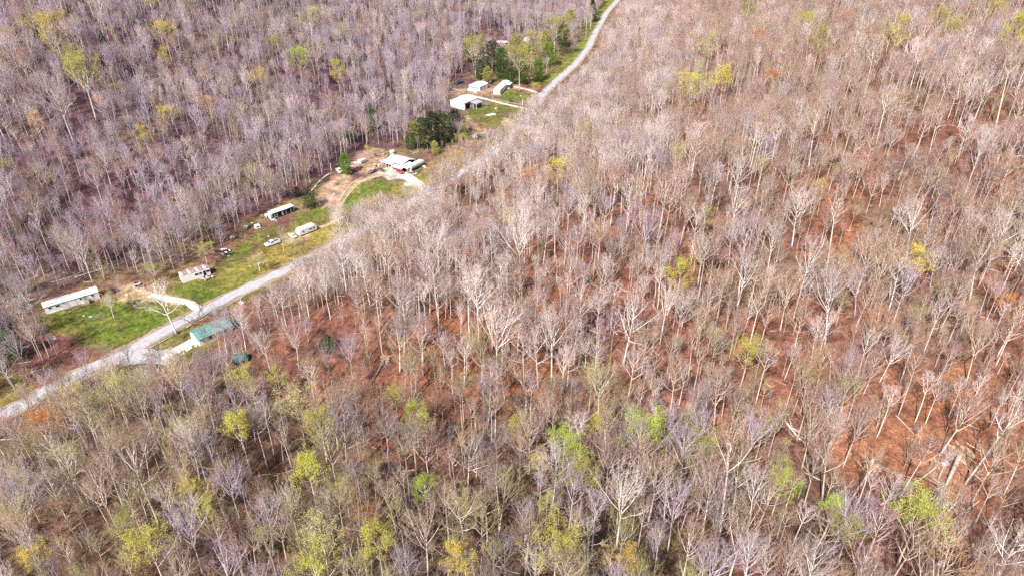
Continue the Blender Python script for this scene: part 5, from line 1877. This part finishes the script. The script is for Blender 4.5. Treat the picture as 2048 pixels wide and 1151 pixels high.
single((234, 592), (236, 545), 8, 'pink', 'brown bushy tree at the right end of the long mobile home')
single((568, 505), (562, 455), 5, 'tan', 'bare tan tree beside the white pickup')
single((690, 478), (672, 420), 5, 'pale', 'pale bare tree where the dirt drive meets the road', 1.0)
single((735, 462), (718, 404), 2, 'pale', 'pale fan-crowned tree right of the dirt drive mouth')
single((830, 432), (812, 372), 11, 'pale', 'pale wide tree below the white gravel yard')
single((905, 400), (890, 335), 11, 'pale', 'pale wide tree at the road bend below the meadow')

# ------------------------------------------------------------------ the woods further off, brush and litter: one object each
def stuff_points(name, pts, sources, idxs, rots, scls, label):
    """points that carry instances of the source meshes"""
    cl = bpy.data.collections.new(name + '_kinds')
    for i, (me, ms) in enumerate(sources):
        o = bpy.data.objects.new('%s_kind_%03d' % (name, i), me)
        for s, m in enumerate(ms):
            slot(o, s, m)
        cl.objects.link(o)
    me = bpy.data.meshes.new(name)
    me.vertices.add(len(pts))
    me.vertices.foreach_set('co', np.array(pts, float).ravel())
    a = me.attributes.new('kind_index', 'INT', 'POINT')
    a.data.foreach_set('value', np.array(idxs, np.int32))
    a = me.attributes.new('turn', 'FLOAT_VECTOR', 'POINT')
    a.data.foreach_set('vector', np.array(rots, float).ravel())
    a = me.attributes.new('size', 'FLOAT_VECTOR', 'POINT')
    a.data.foreach_set('vector', np.array(scls, float).ravel())
    ng = bpy.data.node_groups.new(name, 'GeometryNodeTree')
    ng.interface.new_socket('Geometry', in_out='INPUT', socket_type='NodeSocketGeometry')
    ng.interface.new_socket('Geometry', in_out='OUTPUT', socket_type='NodeSocketGeometry')
    nn, nl = ng.nodes, ng.links
    gi, go = nn.new('NodeGroupInput'), nn.new('NodeGroupOutput')
    ci = nn.new('GeometryNodeCollectionInfo')
    ci.inputs['Collection'].default_value = cl
    ci.inputs['Separate Children'].default_value = True
    ci.inputs['Reset Children'].default_value = True
    ip = nn.new('GeometryNodeInstanceOnPoints')
    ip.inputs['Pick Instance'].default_value = True

    def named(nm, ty):
        q = nn.new('GeometryNodeInputNamedAttribute')
        q.data_type = ty
        q.inputs['Name'].default_value = nm
        return q.outputs['Attribute']
    e2r = nn.new('FunctionNodeEulerToRotation')
    nl.new(named('turn', 'FLOAT_VECTOR'), e2r.inputs[0])
    nl.new(gi.outputs[0], ip.inputs['Points'])
    nl.new(ci.outputs[0], ip.inputs['Instance'])
    nl.new(named('kind_index', 'INT'), ip.inputs['Instance Index'])
    nl.new(e2r.outputs[0], ip.inputs['Rotation'])
    nl.new(named('size', 'FLOAT_VECTOR'), ip.inputs['Scale'])
    nl.new(ip.outputs[0], go.inputs[0])
    o = link(name, me)
    md = o.modifiers.new('scatter', 'NODES')
    md.node_group = ng
    return tag(o, label, None, None, 'stuff')


src, pos = [], {}
for v in range(NV):
    for k in PK:
        pos[(v, k)] = len(src)
        src.append((WHOLE[v], [M['bark_' + k], M['twig_' + k]]))
stuff_points('far_woodland', [(q['x'], q['y'], q['z']) for q in mass], src, [pos[(q['v'], q['pal'])] for q in mass],
             [(pick.gauss(0, .035), pick.gauss(0, .035), q['rz']) for q in mass],
             [(lambda s, w: (s * w, s * w, s))(q['h'] / 24, pick.uniform(.8, 1.12)) for q in mass], 'bare woodland covering the slopes further off')


def brush(seed, H=3.0, stems=16):
    r = random.Random(seed)
    mb = MB()
    for _ in range(stems):
        az, a = r.uniform(0, 6.283), R(r.uniform(5, 58))
        d = Vector((math.cos(az) * math.sin(a), math.sin(az) * math.sin(a), math.cos(a)))
        L = H * r.uniform(.6, 1.1)
        p = Vector((r.gauss(0, .25), r.gauss(0, .25), -.1))
        m_ = p + d * L * .5
        e = m_ + (d + Vector((r.gauss(0, .2), r.gauss(0, .2), .2))).normalized() * L * .5
        mb.tube([p, m_, e], [.022, .016, 0], 3, True)
        for _ in range(9):
            t = r.uniform(.25, 1)
            b0 = p.lerp(m_, t * 2) if t < .5 else m_.lerp(e, t * 2 - 1)
            q = (d + Vector((r.gauss(0, .6), r.gauss(0, .6), r.gauss(.1, .4)))).normalized()
            mb.tube([b0, b0 + q * L * r.uniform(.15, .4)], [.013, 0], 3, True)
    return mb


BR = [brush(700 + i, 3.0, 14 + i).mesh('brush', M['twig_tan'], True) for i in range(5)]
bsrc, bpos = [], {}
for v in range(5):
    for k in PK:
        bpos[(v, k)] = len(bsrc)
        bsrc.append((BR[v], [M['brush_' + k]]))
cell = 3.4
bc = []
for iy in range(int(55 / cell), int(620 / cell)):
    for ix in range(int(-360 / cell), int(460 / cell)):
        bc.append(((ix + rng.rand()) * cell, (iy + rng.rand()) * cell))
bc = np.array(bc)
bz = T(bc[:, 0], bc[:, 1])
ux, uy = project(bc[:, 0], bc[:, 1], bz)
bd = line_dist(bc[:, 0], bc[:, 1], ROAD)
kp = (ux > -90) & (ux < 2140) & (uy > -30) & (uy < 1230) & (np.abs(bd) > 3.5)
THICKET = [[(-40, 590), (110, 602), (150, 690), (120, 735), (60, 785), (-40, 810)], [(-40, 850), (60, 800), (160, 755), (235, 722), (330, 722), (240, 745), (120, 800), (-40, 880)], [(300, 705), (370, 660), (440, 626), (480, 610), (480, 640), (400, 660), (330, 715)], [(500, 510), (615, 484), (640, 512), (545, 552), (500, 560)], [(230, 562), (440, 515), (425, 545), (330, 578)],
           [(840, 330), (930, 285), (1000, 262), (985, 285), (900, 345), (850, 372)], [(440, 500), (480, 455), (545, 420), (530, 445), (470, 500)], [(1010, 120), (1110, 90), (1150, 120), (1080, 172), (1000, 160)]]
thick = np.zeros(len(bc), bool)
for q_ in THICKET:
    thick |= inside(ux, uy, q_)
thick &= rng.rand(len(bc)) < .6
kp &= ~(inside(ux, uy, CLEAR) & (rng.rand(len(bc)) < .965) & ~thick)
kp &= rng.rand(len(bc)) < (.38 + .8 * vnoise(bc[:, 0], bc[:, 1], 19, 61))
kp &= ~(inside(ux, uy, SPARSE) & (rng.rand(len(bc)) < .2))
bi = np.nonzero(kp)[0]
print('brush', len(bi))
bk = []
for i in bi:
    pal = palette_at(ux[i], uy[i], bd[i], pick)
    if thick[i]:
        pal = pick.choice(['olive', 'olive', 'tan', 'pink'])
    if pal == 'pale' and pick.random() < .7:
        pal = 'pink'
    bk.append(pal)
bs = [pick.uniform(.35, 1.25) for _ in bi]
stuff_points('undergrowth', [(bc[i, 0], bc[i, 1], bz[i]) for i in bi], bsrc, [bpos[(pick.randrange(5), k)] for k in bk],
             [(0, 0, pick.uniform(0, 6.28)) for _ in bi], [(s * 1.15, s * 1.15, s) for s in bs], 'leafless brush and saplings under the trees')

# grass and weed tufts in the clearing
def tuft(seed):
    r = random.Random(seed)
    mb = MB()
    for _ in range(34):
        az, a = r.uniform(0, 6.283), R(r.uniform(5, 65))
        d = Vector((math.cos(az) * math.sin(a), math.sin(az) * math.sin(a), math.cos(a)))
        L = r.uniform(.35, .9)
        p = Vector((r.gauss(0, .35), r.gauss(0, .35), -.03))
        w = Vector((-math.sin(az), math.cos(az), 0)) * .045
        mb.add([tuple(p - w), tuple(p + w), tuple(p + d * L)], [(0, 1, 2)])
    return mb.mesh('tuft', M['leaf_olive'])


TF = [tuft(800 + i) for i in range(3)]
M['dry_grass'] = mat('dry_grass', (.42, .33, .14), .9, .2, 1.0, objvar=.2, transl=.3)
M['green_grass'] = mat('green_grass', (.14, .21, .025), .85, .2, 1.0, objvar=.2, transl=.3)
tsrc = [(TF[v], [m_]) for v in range(3) for m_ in (M['green_grass'], M['dry_grass'], M['leaf_olive'])]
tc = rng.rand(60000, 2) * np.array([255, 360]) + np.array([-185, 110])
tz = T(tc[:, 0], tc[:, 1])
qx, qy = project(tc[:, 0], tc[:, 1], tz)
td = line_dist(tc[:, 0], tc[:, 1], ROAD)
greens = [z_[1] for z_ in ZONES if z_[0] in (GREEN, DGREEN, BRIGHT)]
drys = [z_[1] for z_ in ZONES if z_[0] in (DRY, OLIVE)]
bare_ = [z_[1] for z_ in ZONES if z_[0] in (TAN, PINK, WHITE)]
isg = np.zeros(len(tc), bool)
isd = np.zeros(len(tc), bool)
isb = np.zeros(len(tc), bool)
for p_ in greens:
    isg |= inside(qx, qy, p_)
for p_ in drys:
    isd |= inside(qx, qy, p_)
for p_ in bare_:
    isb |= inside(qx, qy, p_)
ok = (isg | (isd & (rng.rand(len(tc)) < .6))) & ~isb & (np.abs(td) > 3.2)
ti = np.nonzero(ok)[0][:5200]
stuff_points('grass', [(tc[i, 0], tc[i, 1], tz[i]) for i in ti], tsrc,
             [pick.randrange(3) * 3 + (pick.choice([0, 0, 0, 2, 1]) if isg[i] else pick.choice([1, 1, 2, 0])) for i in ti],
             [(0, 0, pick.uniform(0, 6.28)) for _ in ti], [(lambda s: (s, s, s * .7))(pick.uniform(.35, .95)) for _ in ti], 'grass and weeds of the clearing')

# sticks and deadfall on the litter
STK = []
for i in range(3):
    mb = MB()
    r = random.Random(900 + i)
    mb.tube([(-1.5, 0, .06), (0, r.uniform(-.15, .15), .14), (1.6, r.uniform(-.2, .2), .05)], [.09, .075, .03], 5)
    mb.tube([(.1, 0, .12), (.9, .5, .3)], [.04, .01], 3)
    mb.tube([(.5, 0, .1), (1.1, -.5, .25)], [.035, .01], 3)
    STK.append(mb.mesh('stick', M['log'], True))
ssrc = [(STK[v], [m_]) for v in range(3) for m_ in (M['log'], M['logdark'], M['bark_pale'])]
s_idx = [i for i in range(len(bc)) if -60 < ux[i] < 2100 and -20 < uy[i] < 1200 and not kp[i] and abs(bd[i]) > 6 and not inside(ux[i], uy[i], CLEAR)]
s_idx = [i for i in s_idx if pick.random() < .6]
stuff_points('deadfall', [(bc[i, 0], bc[i, 1], bz[i]) for i in s_idx], ssrc, [pick.randrange(9) for _ in s_idx],
             [(0, 0, pick.uniform(0, 6.28)) for _ in s_idx], [(pick.uniform(.5, 1.6), pick.uniform(.6, 1.1), pick.uniform(.6, 1.1)) for _ in s_idx], 'fallen sticks and branches lying on the leaf litter')
print('sticks', len(s_idx))
